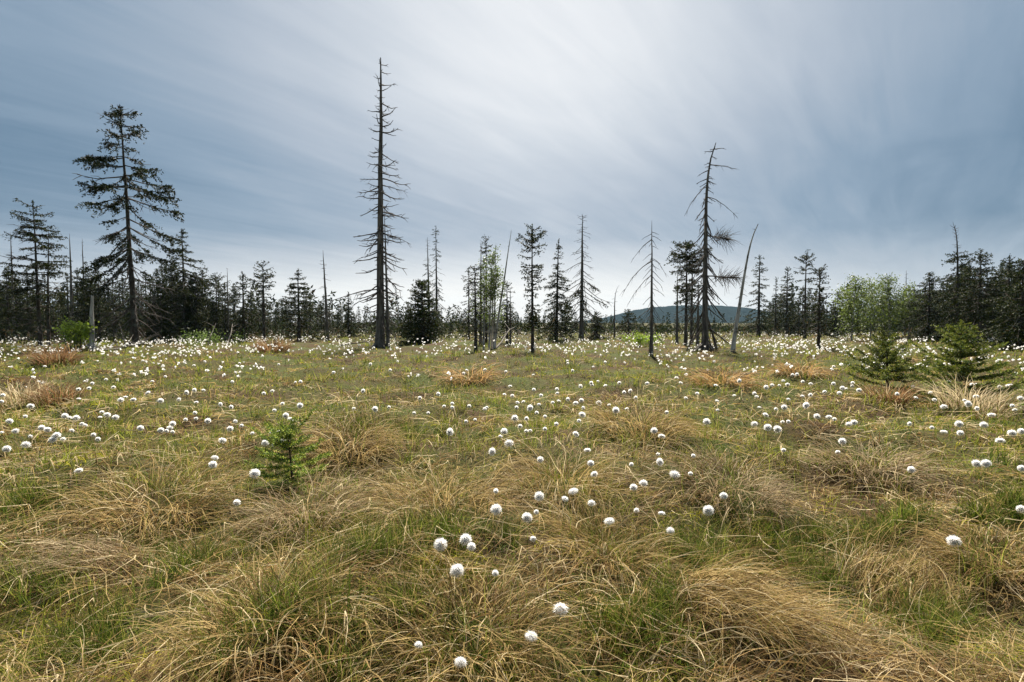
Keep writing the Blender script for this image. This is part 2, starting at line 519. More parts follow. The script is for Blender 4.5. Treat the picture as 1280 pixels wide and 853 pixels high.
def needle_cols(rng, n, tone):
    t = rng.random((n, 1))
    c = G_DARK * (1 - t) + G_MID * t
    lite = rng.random((n, 1)) < 0.22
    c = np.where(lite, G_LITE, c)
    c = np.where(rng.random((n, 1)) < 0.04, np.array([0.09, 0.06, 0.028]), c)
    return c * tone * (.55 if tone < 1.4 else 1.0)


def curve_branch(rng, base, az, l, e0, droop, up, k=6, wig=0.05):
    u = np.linspace(0, 1, k)
    w = np.cumsum(rng.normal(0, wig * l / k, (k, 3)), axis=0); w[0] = 0
    out = np.array([math.cos(az), math.sin(az), 0])
    P = base + out * (l * u)[:, None] + w
    P[:, 2] += l * (math.tan(e0) * u - droop * u ** 2 + up * u ** 3)
    return P


def foliage(g, rng, P, l, s0, s1, dens, tl, nl, nw, tone, hang=0.35, step=0.035, wood=None, wr=0.004):
    """twigs on both sides of branch P between s0 and s1, clad in needles"""
    dens = dens * 1.5; nw = nw * 1.3
    nt_ = max(2, int(dens * l * (s1 - s0)))
    s = np.sort(rng.uniform(s0, s1, nt_))
    k = len(P); f = s * (k - 1); i = np.clip(f.astype(int), 0, k - 2); f = (f - i)[:, None]
    Q = P[i] * (1 - f) + P[i + 1] * f
    T = unit(P[i + 1] - P[i])
    side = unit(np.cross(T, np.array([0, 0, 1.0])))
    sg = np.where(rng.random(nt_) < 0.5, 1.0, -1.0)[:, None]
    D = unit(T * rng.uniform(0.5, 1.1, (nt_, 1)) + side * sg * rng.uniform(0.5, 1.0, (nt_, 1)) + np.array([0, 0, -1.0]) * rng.uniform(-0.1, 2 * hang, (nt_, 1)))
    L_ = tl * rng.uniform(0.4, 1.2, nt_) * (0.45 + 0.75 * np.sin(np.clip((s - s0) / (s1 - s0 + 1e-6), 0, 1) * math.pi * 0.8 + 0.35))
    if wood is not None:
        for q in range(nt_):
            tube(wood, np.array([Q[q], Q[q] + D[q] * L_[q]]), [wr, wr * 0.4], 3, False)
    m = np.maximum(2, (L_ / step).astype(int)); tot = m.sum()
    idx = np.repeat(np.arange(nt_), m)
    fr = rng.random(tot)[:, None]
    PP = Q[idx] + D[idx] * L_[idx][:, None] * fr; PP[:, 2] -= (fr[:, 0] ** 2) * L_[idx] * hang * 0.5
    cc = needle_cols(rng, tot, tone)
    if tone > 1.6: cc = np.where(fr > .6, cc * .5 + np.array([0.26, 0.27, 0.035]) * .5, cc * .8)   # pale new shoots at the twig ends
    needles(g, rng, PP, D[idx], nl, nw, cc)
    # the main shoot itself
    mm = max(3, int(l * (s1 - s0) / step * 1.3))
    s = rng.uniform(s0, 1.0, mm); f = s * (k - 1); i = np.clip(f.astype(int), 0, k - 2); f = (f - i)[:, None]
    needles(g, rng, P[i] * (1 - f) + P[i + 1] * f, unit(P[i + 1] - P[i]), nl, nw, needle_cols(rng, mm, tone))


def trunk_line(rng, H, lean=(0, 0), bend=0.0, k=14, wig=0.012):
    u = np.linspace(0, 1, k)
    P = np.zeros((k, 3)); P[:, 2] = u * H
    P[:, 0] = lean[0] * u + bend * u ** 9 + np.cumsum(rng.normal(0, wig * H / k, k)) * (u > 0)
    P[:, 1] = lean[1] * u + np.cumsum(rng.normal(0, wig * H / k, k)) * (u > 0)
    P[0, 2] = -0.25
    return P


def at_line(P, z):
    return np.array([np.interp(z, P[:, 2], P[:, 0]), np.interp(z, P[:, 2], P[:, 1]), z])


def build_tree(name, label, cat, group, loc, H, p, seed, split=False):
    """p: dict of settings; returns the Empty. Parts: trunk, branch / bough (> needles), or crown and dead_branches"""
    rng = np.random.default_rng(seed)
    root = tag(bpy.data.objects.new(name, None), label, cat, group); C.objects.link(root)
    root.location = loc; root.empty_display_size = 0.3
    g_ = p.get
    n = g_('n', 90); R = g_('R', 1.2); t0 = g_('t0', 0.08)
    P = trunk_line(rng, H, g_('lean', (0, 0)), g_('bend', 0.0), wig=g_('wig', 0.010))
    r0 = g_('r0', H * 0.016)
    u = np.clip(P[:, 2] / H, 0, 1)
    rad = r0 * ((1 - u) ** 0.8 * 0.94 + 0.06 * g_('tipr', 1.0)); rad[0] *= 1.45; rad[1] *= 1.08
    gt = Geo(); tube(gt, P, rad, g_('sides', 9))
    if g_('roots'):
        for q in range(7):
            az = q * 0.9 + rng.uniform(-.3, .3); l = rng.uniform(0.35, 0.8)
            B = np.array([[0.5 * r0 * math.cos(az), 0.5 * r0 * math.sin(az), 0.28], [math.cos(az) * (r0 + l * .4), math.sin(az) * (r0 + l * .4), 0.06], [math.cos(az) * (r0 + l), math.sin(az) * (r0 + l), -0.1]])
            tube(gt, B, [r0 * .5, r0 * .32, r0 * .12], 5)
    gt.build('trunk', g_('bark', M_BARK), root)
    gw, gn, gd = Geo(), Geo(), Geo()
    shape = g_('shape', lambda t: (1 - t) ** 0.8)
    ts = np.sort(rng.uniform(t0, 0.985, n))
    whorl = g_('whorl', 0)
    if whorl: ts = np.round(ts * whorl) / whorl + rng.normal(0, 0.004, n)
    ts = np.clip(ts, t0, 0.985)
    live0 = g_('live0', 0.3); live1 = g_('live1', 1.01)
    az = rng.uniform(0, 6.28)
    for t in ts:
        az += 2.4 + rng.normal(0, 0.35)
        l = R * shape(t) * rng.uniform(*g_('lv', (0.6, 1.15)))
        if l < 0.06: continue
        base = at_line(P, t * H)
        live = (live0 <= t <= live1) and rng.random() < g_('plive', 0.95)
        e0 = np.interp(t, [0, 0.5, 0.8, 1], g_('elev', (-0.45, -0.2, 0.1, 0.7))) + rng.normal(0, 0.12)
        dr = np.interp(t, [0, 1], g_('droop', (0.45, 0.1))); up = g_('up', 0.25)
        k = 6 if l > 0.5 else 4
        B = curve_branch(rng, base, az, l, e0, dr, up, k, 0.12 if not live else 0.06)
        br = max(0.006, min(r0 * 0.28, 0.012 + 0.012 * l)) * g_('brf', 1.0)
        wood = Geo() if split else (gw if live else gd)
        tube(wood, B, np.linspace(br, br * 0.3, k), 5 if split else 4, False)
        if not live:
            for q in range(int(l * g_('twigs', 4)) + (1 if rng.random() < .5 else 0)):
                f = rng.uniform(0.25, 0.95); b0 = B[min(int(f * (k - 1)), k - 2)] * 0.5 + B[min(int(f * (k - 1)) + 1, k - 1)] * 0.5
                d = unit((B[-1] - B[0]) + rng.normal(0, 0.6, 3) * l + np.array([0, 0, -0.25 * l]))
                tl = l * rng.uniform(0.12, 0.4)
                tube(wood, np.array([b0, b0 + d * tl * .5 + rng.normal(0, .03 * tl, 3), b0 + d * tl + np.array([0, 0, -.1 * tl])]), [br * 0.5, br * .35, br * 0.2], 3, False)
        gl = Geo() if split else gn
        if live:
            foliage(gl, rng, B, l, g_('fs', 0.25) * (1.0 if t < 0.75 else 0.4), 1.0, g_('dens', 14), g_('tl', 0.32) * (0.5 + 0.6 * min(l / 1.5, 1.2)), g_('nl', 0.10), g_('nw', 0.032),
                    g_('tone', 1.0) * rng.uniform(0.85, 1.15), g_('hang', 0.35), g_('step', 0.035))
        if split:
            bo = wood.build('bough' if live else 'branch', M_BARK if live else M_TWIG, root)
            if live: gl.build('needles', M_NEEDLE, bo)
    if g_('top', True) and live1 > 0.98 and live0 < 0.98:
        Pt = P[-3:]
        foliage(gn, rng, Pt, float(np.linalg.norm(Pt[-1] - Pt[0])), 0.2, 1.0, g_('dens', 14) * 1.3, 0.18, g_('nl', 0.10), g_('nw', 0.032), g_('tone', 1.0), 0.0, g_('step', 0.035))
    for c in g_('clumps', ()):           # dense twiggy brooms on a dead tree
        t, azc, l, rr_ = c
        b0 = at_line(P, t * H); B = curve_branch(rng, b0, azc, l, -0.05, 0.1, 0.05, 6)
        bo = Geo(); tube(bo, B, np.linspace(0.03, 0.015, 6), 5, False)
        for q in range(120):
            f = rng.uniform(0.35, 1); b1 = B[0] + (B[-1] - B[0]) * f
            d = unit(unit(B[-1] - B[0]) * 0.5 + rng.normal(0, 0.55, 3)); tl = rr_ * rng.uniform(0.35, 1.0)
            tube(bo, np.array([b1, b1 + d * tl * .5, b1 + d * tl + np.array([0, 0, -0.12 * tl])]), [0.009, 0.007, 0.003], 3, False)
        bo.build('twig_broom', M_TWIG, root)
    for c in g_('limbs', ()):            # single long limbs
        t, azc, l, e0, dr, br = c
        B = curve_branch(rng, at_line(P, t * H), azc, l, e0, dr, 0.0, 8, 0.08)
        bo = Geo(); tube(bo, B, np.linspace(br, br * .25, 8), 5, False)
        for q in range(g_('limbtwigs', 9)):
            i_ = rng.integers(2, 7); d = unit((B[-1] - B[0]) + rng.normal(0, .5, 3) * l + np.array([0, 0, -.3 * l])); tl = l * rng.uniform(.08, .3)
            tube(bo, np.array([B[i_], B[i_] + d * tl * .5, B[i_] + d * tl + np.array([0, 0, -.15 * tl])]), [br * .35, br * .25, br * .12], 3, False)
        bo.build('branch', M_TWIG, root)
    for c in g_('tops', ()):             # a second stem beside the first
        dx, dy, h2, r2 = c
        P2 = trunk_line(rng, h2, (dx * 0.6, dy * .3), 0); P2[:, 0] += dx; P2[:, 1] += dy
        g2 = Geo(); tube(g2, P2, r2 * ((1 - np.clip(P2[:, 2] / h2, 0, 1)) * .9 + .1), 7); g2.build('second_stem', g_('bark', M_BARK), root)
    if not split or gn.n:
        for o_ in (gw.build('branches', M_BARK, root), gn.build('crown', M_NEEDLE, root), gd.build('dead_branches', M_TWIG, root)):
            if o_: o_['kind'] = 'stuff'
    return root


def birch(name, label, cat, group, loc, H, p, seed):
    rng = np.random.default_rng(seed); g_ = p.get
    root = tag(bpy.data.objects.new(name, None), label, cat, group); C.objects.link(root); root.location = loc
    stems = g_('stems', 1); R = g_('R', 1.4)
    gl, gb = Geo(), Geo()
    lc1, lc2 = np.array(g_('c1', (0.075, 0.115, 0.025))), np.array(g_('c2', (0.13, 0.18, 0.045)))
    for s in range(stems):
        h = H * rng.uniform(0.78, 1.0) if s else H
        P = trunk_line(rng, h, tuple(rng.uniform(-.06, .06, 2) * h * (1.5 if s else 1)), wig=.02)
        if s: P[:, :2] += rng.uniform(-.3, .3, 2) * g_('gap', 1.0)
        r0 = g_('r0', 0.011 * h)
        gt = Geo(); tube(gt, P, r0 * (1 - .93 * np.clip(P[:, 2] / h, 0, 1)), 7); gt.build('trunk' if stems == 1 else 'stem', g_('bark', M_PALE), root)
        for t in np.sort(rng.uniform(g_('t0', .18), .98, g_('n', 46))):
            az = rng.uniform(0, 6.28); l = R * (math.sin(min((t - .05) / .95, 1) * math.pi * .82 + .35)) * rng.uniform(.5, 1.1)
            if l < .1: continue
            B = curve_branch(rng, at_line(P, t * h), az, l, rng.uniform(.3, .9), .25, 0, 6, .12)
            tube(gb, B, np.linspace(max(.008, r0 * .22), .004, 6), 4, False)
            m = int(l * g_('leaves', 95)); f = rng.uniform(.2, 1, m); q = f * 5; i = np.clip(q.astype(int), 0, 4); q = (q - i)[:, None]
            PP = B[i] * (1 - q) + B[i + 1] * q + rng.normal(0, g_('puff', .16) * (0.4 + l * .3), (m, 3))
            tt = rng.random((m, 1)); cc = lc1 * (1 - tt) + lc2 * tt
            needles(gl, rng, PP, unit(rng.normal(size=(m, 3))), g_('ls', .085), g_('ls', .085) * .75, cc)
    gb.build('branches', M_TWIG, root)['kind'] = 'stuff'; gl.build('crown', M_LEAF, root)['kind'] = 'stuff'
    return root


def spot(px, base, top):
    x, y = on_ground(px, base)
    return (x, y, float(height(x, y))), z_at(top, y) - float(height(x, y)), y


tree_seed = [100]


def T(px, base, top, p, name, label, cat='spruce', group=None, split=False, topx=None, fn=build_tree):
    loc, H, y = spot(px, base, top)
    p = dict(p); tree_seed[0] += 1
    if topx is not None: p['lean'] = ((topx - px) * y / FPX, 0)
    if 'Rp' in p: p['R'] = p['Rp'] * y / FPX
    if 'w' in p: p['r0'] = p['w'] * y / FPX * .5
    if 'w' not in p and 'r0' in p and fn is not birch: p['r0'] = min(p['r0'], p.get('wmax', 4.4) * y / FPX * .5)
    if fn is birch: return birch(name, label, cat, group, loc, H, p, tree_seed[0])
    return build_tree(name, label, cat, group, loc, H, p, tree_seed[0], split)


cone = lambda t: (1 - t) ** 0.75
colm = lambda t: min(1.0, (1 - t) * 1.9 + .05) * (0.75 if t < .25 else 1)
tuft = lambda t: (0.45 if t < .5 else 0.45 + 1.1 * (t - .5)) if t < .86 else max(0.25, 1.0 - (t - .86) * 5.0)
even = lambda t: 0.35 + 0.65 * (1 - t)
dead = dict(live0=2, bark=M_DEAD, shape=even, elev=(-.5, -.25, -.05, .3), droop=(.35, .12), up=.15, lv=(.3, 1.1))

# --- hero trees
T(171, 433, 132, dict(Rp=53, n=132, t0=.07, live0=.34, shape=lambda t: float(np.interp(t, [0, .3, .45, .6, .7, .8, .9, 1], [.75, .75, .9, .95, 1, .66, .44, .2])), lv=(.25, 1.15), w=7, elev=(-.75, -.45, -.15, .45), droop=(.25, .05), up=.22,
                      dens=17, tl=.52, plive=.60, fs=.42, nl=.125, nw=.042, tone=.7, roots=True, whorl=24, hang=.45, twigs=4), 'spruce_tree',
  'tall sparse living spruce with drooping boughs and bare dead lower branches', split=True, topx=158)
T(474.6, 435, 72, dict(dead, Rp=37, n=170, t0=.05, w=10, roots=True, whorl=44, brf=1.5, lv=(.2, 1.0), shape=lambda t: (.95 if t < .75 else .95 - (t - .75) * 2.6), elev=(-.55, -.3, -.1, .2), droop=(.25, .05), up=.28, twigs=3, tipr=2,
                       limbs=((.205, 3.25, 2.6, -.12, .1, .035), (.40, -.1, 1.6, -.2, .15, .03), (.565, .1, 1.35, -.15, .1, .028), (.585, 3.2, 1.05, .05, .05, .03))), 'dead_tree',
  'tallest bare dead spruce with short stubby branches all the way up', 'dead tree', split=True, topx=478)
T(485, 436, 262, dict(dead, Rp=22, n=60, t0=.1, r0=.09, whorl=26), 'dead_tree', 'thin dead trunk standing close against the tallest bare dead spruce', 'dead tree', topx=483)
T(881, 438, 178, dict(dead, Rp=36, n=104, t0=.04, w=7.5, bend=.4, roots=True, lv=(.35, 1.1), elev=(-.9, -.75, -.45, .1), droop=(.3, .15), up=.15, twigs=5, brf=1.4, tipr=2,
                      clumps=((.555, .15, .95, .75), (.36, -.35, 1.2, .75)), limbs=((.80, 3.3, .95, -.7, .5, .022), (.895, .0, 1.1, .1, .25, .022), (.74, .1, 1.35, -.15, .45, .02), (.45, 3.1, 1.0, -.5, .2, .02))), 'dead_tree',
  'tall dark dead spruce with crooked tip and dense twiggy clumps on one side', 'dead tree', split=True, topx=879)
T(814, 447, 276, dict(dead, Rp=26, n=46, t0=.12, w=4.6, lv=(.5, 1.1), elev=(-.7, -.6, -.5, -.2), droop=(.4, .25), up=.05, brf=.8, twigs=2,
                      limbs=((.70, 3.0, 1.05, -.35, .85, .018), (.86, 3.3, .8, -.5, .5, .016), (.60, 3.2, .9, -.6, .6, .015), (.72, .3, .65, -.1, .9, .014), (.5, -.2, .5, -.2, .4, .012))), 'dead_tree',
  'slender dead tree with long hanging bare branches', 'dead tree', split=True, topx=812)
T(726.5, 425, 268, dict(Rp=30, n=80, t0=.06, live0=.12, live1=.52, shape=lambda t: (1.05 if t < .5 else .62 - (t - .5) * .75), plive=.62, w=6, bark=M_DEAD, dens=11, tl=.34, fs=.35, elev=(-.6, -.5, -.3, .2), droop=(.3, .1), up=.18, tone=.8, twigs=4,
                        limbs=((.46, 3.25, 3.0, -.55, -.02, .03), (.62, 3.1, 2.3, -.35, .15, .025))), 'spruce_tree',
  'half dead spruce with bare top and green drooping lower boughs', split=True, topx=727.5)
T(666, 440, 284, dict(Rp=23, n=88, t0=.12, live0=.18, shape=tuft, r0=.12, dens=16, tl=.28, fs=.2, elev=(-.3, -.15, .05, .5), droop=(.2, .05), tone=.95, nl=.085, nw=.03), 'spruce_tree',
  'spruce with spreading tufted crown on a bare dark trunk beside the birch group', topx=664.5)
T(695, 426, 300, dict(Rp=34, n=105, t0=.04, live0=.05, shape=lambda t: (1.0 - t) ** .95, r0=.13, dens=15, tl=.34, fs=.15, lv=(.5, 1.1), tone=.95), 'spruce_tree', 'green spruce with dense skirt and thin top', topx=697)
T(915, 440, 280, dict(dead, bark=M_PALE, Rp=14, n=10, t0=.2, w=4.6, bend=.22, lv=(.3, 1), tipr=3), 'dead_tree', 'bleached bare leaning trunk with bent tip and hardly any branches', 'dead tree', split=True, topx=938)
T(617, 438, 288, dict(dead, bark=M_PALE, Rp=6, n=7, t0=.3, w=3.2, bend=.0, tipr=2), 'dead_tree', 'thin straight dead pole leaning out of the birch group', 'dead tree', topx=639)
T(410, 426, 313, dict(dead, bark=M_DEAD, Rp=13, n=46, t0=.12, r0=.13, wig=.02), 'dead_tree', 'slim grey dead trunk alone before the low spruces', 'dead tree', topx=405.5)
T(51, 430, 252, dict(Rp=34, n=120, t0=.08, live0=.18, shape=lambda t: (1.0 if t < .62 else 1.0 - (t - .62) * 1.35), lv=(.3, 1.1), r0=.15, dens=14, tl=.36, fs=.3, whorl=22, elev=(-.3, -.12, .0, .25), droop=(.1, .0), up=.12, tone=.8, plive=.85, tops=((.32, .1, 6.2, .09),)), 'spruce_tree',
  'twin stemmed spruce with flat layered boughs and flat top', topx=47)
T(232, 427, 286, dict(Rp=40, n=120, t0=.05, live0=.2, shape=colm, r0=.15, dens=15, tl=.36, fs=.2, lv=(.4, 1.1), tone=.85, whorl=26, elev=(-.6, -.35, -.1, .5)), 'spruce_tree', 'full spruce rising above the dense wood beside the tall sparse one', topx=230)
T(528, 433, 352, dict(Rp=33, n=130, t0=.02, live0=.0, shape=lambda t: (1 - t) ** .55, r0=.09, dens=20, tl=.36, fs=.05, nl=.09, nw=.034, elev=(-.2, .0, .2, .7), droop=(.2, .05), tone=1.25), 'spruce_tree', 'bushy low green spruce at the foot of the tallest dead tree')
T(546, 418, 283, dict(Rp=15, n=80, t0=.15, live0=.12, shape=lambda t: 1.05 - .75 * t, plive=.75, r0=.15, dens=9, tl=.24, fs=.3, elev=(-.7, -.5, -.4, 0), tone=.85), 'spruce_tree', 'narrow thinly needled spruce with needle like tip behind the bushy low one')
T(537, 419, 297, dict(Rp=12, n=64, t0=.15, live0=.12, live1=.75, shape=lambda t: 1.05 - .75 * t, plive=.65, r0=.14, dens=9, tl=.24, fs=.3, elev=(-.7, -.5, -.4, 0), tone=.85), 'spruce_tree', 'narrow half bare spruce leaning beside the needle tipped one', topx=535)
T(857, 434, 304, dict(Rp=26, n=95, t0=.25, live0=.45, shape=tuft, r0=.12, dens=18, tl=.34, fs=.15, elev=(-.4, -.2, .05, .35), tone=.9), 'spruce_tree', 'flat crowned spruce behind the tall dark dead spruce')
T(846, 432, 340, dict(dead, Rp=11, n=36, t0=.1, r0=.09), 'dead_tree', 'short dead trunk in the cluster around the flat crowned spruce', 'dead tree')
T(864, 431, 318, dict(Rp=18, n=60, t0=.2, live0=.4, shape=tuft, r0=.09, dens=15, tl=.3, fs=.2, tone=.9), 'spruce_tree', 'thin spruce squeezed between flat crowned spruce and tall dark dead one')
T(872, 434, 352, dict(dead, Rp=14, n=44, t0=.06, r0=.10, elev=(-.9, -.7, -.5, 0)), 'dead_tree', 'short broken dead trunk leaning on the tall dark dead spruce', 'dead tree')
T(895, 437, 395, dict(dead, Rp=8, n=9, t0=.2, r0=.06), 'dead_tree', 'dark broken stick leaning at the foot of the tall dark dead spruce', 'dead tree', topx=884)

# --- birch group
for (x, b, t, tx, st, lab) in ((611, 438, 312, 613, 2, 'pale stemmed birch with light leaves standing behind the leaning pole'), (617, 437, 305, 624, 2, 'slender leafy birch with airy crown next to the leaning pole')):
    T(x, b, t, dict(Rp=18, stems=st, n=40, r0=.05, leaves=55, ls=.075, c1=(.075, .11, .02), c2=(.14, .185, .04), t0=.3), 'birch_tree', lab, 'birch', 'birch group in the middle of the bog', topx=tx, fn=birch)
for (x, b, t, tx, lab, lv_) in ((608, 432, 296, 608, 'slim tall spruce in the middle of the birch group', .3), (595, 438, 333, 595, 'short ragged spruce on the outer edge of the birch group', .25), (586, 425, 334, 586, 'wispy spruce standing just off the birch group', .15), (634, 430, 352, 634, 'small thin spruce under the leaning pole', .2)):
    T(x, b, t, dict(Rp=17, n=62, t0=.12, live0=lv_, shape=lambda t: .95 - .55 * t, r0=.075, dens=12, tl=.25, fs=.2, plive=.85, elev=(-.5, -.3, -.1, .3), nl=.085, nw=.028), 'spruce_tree', lab, 'spruce', topx=tx)
T(601, 433, 302, dict(dead, Rp=10, n=34, t0=.25, r0=.075), 'dead_tree', 'bare dead stem inside the birch group', 'dead tree')
T(638, 432, 360, dict(dead, Rp=9, n=24, t0=.15, r0=.06), 'dead_tree', 'short bare dead stem at the edge of the birch group', 'dead tree')

# --- other trees that stand clear
T(305, 427, 340, dict(Rp=24, n=80, t0=.05, live0=.1, shape=colm, r0=.11, dens=14, tl=.32, fs=.15), 'spruce_tree', 'round topped spruce at the open end of the dense wood')
T(330, 430, 328, dict(Rp=19, n=70, t0=.2, live0=.45, shape=tuft, r0=.10, dens=14, tl=.28, fs=.25, elev=(-.4, -.1, .1, .5)), 'spruce_tree', 'spruce with small layered tuft above a bare trunk')
T(374, 427, 338, dict(Rp=25, n=85, t0=.08, live0=.2, shape=colm, r0=.12, dens=14, tl=.32, fs=.25, whorl=16, elev=(-.2, 0, .1, .3)), 'spruce_tree', 'broad loose spruce between the tufted spruce and slim dead trunk')
T(436, 423, 366, dict(Rp=17, n=70, t0=.05, live0=.05, r0=.10, dens=14, tl=.3, fs=.1), 'spruce_tree', 'small pointed spruce between slim dead trunk and tallest dead tree')
T(768, 425, 356, dict(dead, Rp=10, n=16, t0=.3, r0=.07, bend=.35), 'dead_tree', 'small dead stem with hooked tip before the hill', 'dead tree')
T(785, 419, 388, dict(Rp=16, n=60, t0=.05, live0=.1, r0=.08, shape=lambda t: (1 - t) ** .4, dens=13, tl=.3, fs=.1, plive=.8), 'spruce_tree', 'stunted bushy spruce before the hill')
T(746, 424, 392, dict(Rp=15, n=60, t0=.05, live0=.05, r0=.08, shape=lambda t: (1 - t) ** .4, dens=14, tl=.3, fs=.1), 'spruce_tree', 'stunted round spruce at the foot of the half dead one')
T(948, 422, 320, dict(Rp=21, n=80, t0=.1, live0=.12, shape=lambda t: .95 - .7 * t, r0=.14, dens=13, tl=.32, fs=.2, elev=(-.4, -.2, 0, .3)), 'spruce_tree', 'single upright spruce just past the leaning snag')
T(983, 421, 335, dict(Rp=18, n=80, t0=.1, live0=.15, r0=.12, shape=lambda t: .95 - .7 * t, dens=13, tl=.32, fs=.2, elev=(-.3, -.1, .1, .4)), 'spruce_tree', 'pointed layered spruce in the trio near the birches')
T(1006, 424, 318, dict(Rp=17, n=60, t0=.12, live0=.55, shape=tuft, r0=.10, dens=15, tl=.26, fs=.3), 'spruce_tree', 'lanky spruce with lopsided tuft on top, tallest of its trio')
T(1023, 437, 338, dict(Rp=24, n=90, t0=.2, live0=.22, shape=lambda t: .9 - .55 * t, r0=.075, dens=11, tl=.26, fs=.3, nl=.08, nw=.028, plive=.85), 'spruce_tree', 'thin dark spruce standing forward of its trio on a bare trunk')
T(969, 420, 347, dict(Rp=12, n=60, t0=.1, live0=.15, r0=.10, dens=13, tl=.28, fs=.2), 'spruce_tree', 'small slim spruce between the single upright one and the trio')
T(1131, 421, 338, dict(dead, Rp=10, n=30, t0=.3, r0=.10), 'dead_tree', 'bare dead spike rising from the light green birches', 'dead tree')
T(18, 426, 290, dict(dead, Rp=7, n=22, t0=.3, r0=.10), 'dead_tree', 'bare dead spike beside the twin stemmed spruce', 'dead tree')
T(91, 426, 292, dict(dead, Rp=8, n=34, t0=.2, r0=.12), 'dead_tree', 'dead spike with stub branches between twin stemmed and tall sparse spruce', 'dead tree')
T(107, 424, 298, dict(dead, Rp=7, n=26, t0=.2, r0=.10), 'dead_tree', 'thin dead spike behind the bleached stump', 'dead tree')
T(195, 428, 345, dict(dead, Rp=20, n=60, t0=.05, r0=.09), 'dead_tree', 'grey twiggy dead tree under the tall sparse spruce', 'dead tree')
T(286, 424, 335, dict(dead, Rp=5, n=16, t0=.3, r0=.08), 'dead_tree', 'thin dead spike at the open end of the dense wood', 'dead tree')
T(1195, 430, 278, dict(Rp=42, n=125, t0=.05, live0=.06, live1=.76, bend=-.35, shape=lambda t: (1.0 - t * .95) if t < .78 else .12, r0=.16, dens=16, tl=.36, fs=.2, lv=(.4, 1.1), tone=.95), 'spruce_tree',
  'spruce with long bare hooked spike above its green crown', topx=1194)
T(1222, 433, 312, dict(Rp=34, n=110, t0=.15, live0=.3, shape=colm, r0=.14, dens=16, tl=.34, fs=.2, tone=.95), 'spruce_tree', 'thick topped spruce next to the hooked spike spruce')
T(1258, 428, 320, dict(Rp=32, n=105, t0=.08, live0=.15, shape=colm, r0=.15, dens=15, tl=.34, fs=.2), 'spruce_tree', 'dark spruce second from the hooked spike spruce')
T(1276, 440, 326, dict(Rp=40, n=110, t0=.06, live0=.06, shape=colm, r0=.11, dens=16, tl=.32, fs=.15), 'spruce_tree', 'wide spruce at the outer end of the birch side wood')
T(1160, 427, 342, dict(Rp=28, n=95, t0=.05, live0=.05, shape=colm, r0=.12, dens=15, tl=.32, fs=.15), 'spruce_tree', 'squat spruce between birches and hooked spike spruce')
for (x, b, t, r, lab) in ((1064, 424, 348, 26, 'light green birch with rounded airy crown next to the spruce trio'), (1088, 422, 352, 24, 'light green birch in the middle of the birch row'), (1112, 423, 346, 24, 'light green birch with tall thin crown beside the bare dead spike'), (1136, 423, 358, 22, 'light green birch at the end of the row by the squat spruce')):
    T(x, b, t, dict(Rp=r, n=60, r0=.07, leaves=52, ls=.12, puff=.30, c1=(.07, .10, .018), c2=(.145, .185, .038), t0=.12), 'birch_tree', lab, 'birch', 'row of birches', fn=birch)

# --- young spruces in the open
young = dict(dens=40, nl=.036, nw=.010, step=.0085, fs=.05, hang=.05, plive=1, elev=(.10, .28, .5, .9), droop=(.15, .0), up=.25, lv=(.35, 1.2), r0=.028)
T(1198, 504, 409, dict(young, Rp=76, n=88, t0=.0, live0=0, shape=lambda t: (1 - t) ** .8, tl=.20, tone=3.0, whorl=10), 'young_spruce', 'bushy bright green young spruce in the open bog', 'young spruce', 'young spruces in the bog')
T(1109, 494, 424, dict(young, Rp=60, n=52, t0=.02, live0=0, shape=lambda t: (1 - t) ** .7, tl=.18, tone=1.8, whorl=7, elev=(.0, .2, .4, .8)), 'young_spruce', 'dark open branched young spruce beside the bushy bright green one', 'young spruce', 'young spruces in the bog', topx=1107)
T(1104, 468, 402, dict(young, Rp=26, n=60, t0=.1, live0=0, tl=.16, tone=1.5, nl=.05, nw=.012, step=.014), 'young_spruce', 'light green young spruce half hidden behind the dark open branched one', 'young spruce', 'young spruces in the bog')
T(366, 607, 540, dict(young, Rp=66, n=34, t0=.06, live0=0, shape=lambda t: (1 - t) ** .4, tl=.10, nl=.021, nw=.0046, step=.0027, dens=60, r0=.010, lv=(.7, 1.15), elev=(-.1, .05, .3, .8), tone=5.0, brf=.5), 'young_spruce', 'tiny spruce sapling with spreading twigs on a shaggy tussock', 'young spruce', 'young spruces in the bog', split=True, topx=361)

# --- shrubs, stump, sticks
T(101, 439, 398, dict(Rp=13, stems=6, n=12, gap=1.7, r0=.02, leaves=60, ls=.12, puff=.22, c1=(.16, .24, .02), c2=(.30, .38, .05), t0=.1, bark=M_TWIG), 'leafy_bush', 'bright green leafy bush beside the bleached stump', 'bush', fn=birch)
T(800, 434, 419, dict(Rp=9, stems=6, n=8, gap=2.6, r0=.015, leaves=90, ls=.08, puff=.22, c1=(.16, .25, .02), c2=(.30, .40, .05), t0=.1, bark=M_TWIG), 'leafy_bush', 'small bright green bush before the slender dead tree', 'bush', fn=birch)
T(270, 432, 420, dict(Rp=12, stems=6, n=8, gap=4.5, r0=.015, leaves=70, ls=.08, puff=.35, c1=(.07, .12, .02), c2=(.14, .20, .04), t0=.1, bark=M_TWIG), 'leafy_bush', 'low green bush at the foot of the dense wood', 'bush', fn=birch)
T(1275, 520, 500, dict(Rp=12, stems=3, n=12, gap=.4, r0=.006, leaves=160, ls=.035, puff=.05, c1=(.10, .16, .02), c2=(.17, .24, .04), t0=.1, bark=M_TWIG), 'leafy_bush', 'little green leafy sprig by the bushy bright green young spruce', 'bush', fn=birch)
T(114, 437, 370, dict(dead, bark=M_PALE, R=.25, n=5, t0=.3, r0=.14, tipr=9, wig=.03, roots=True), 'broken_stump', 'tall bleached broken stump beside the bright green bush', 'stump', topx=117)


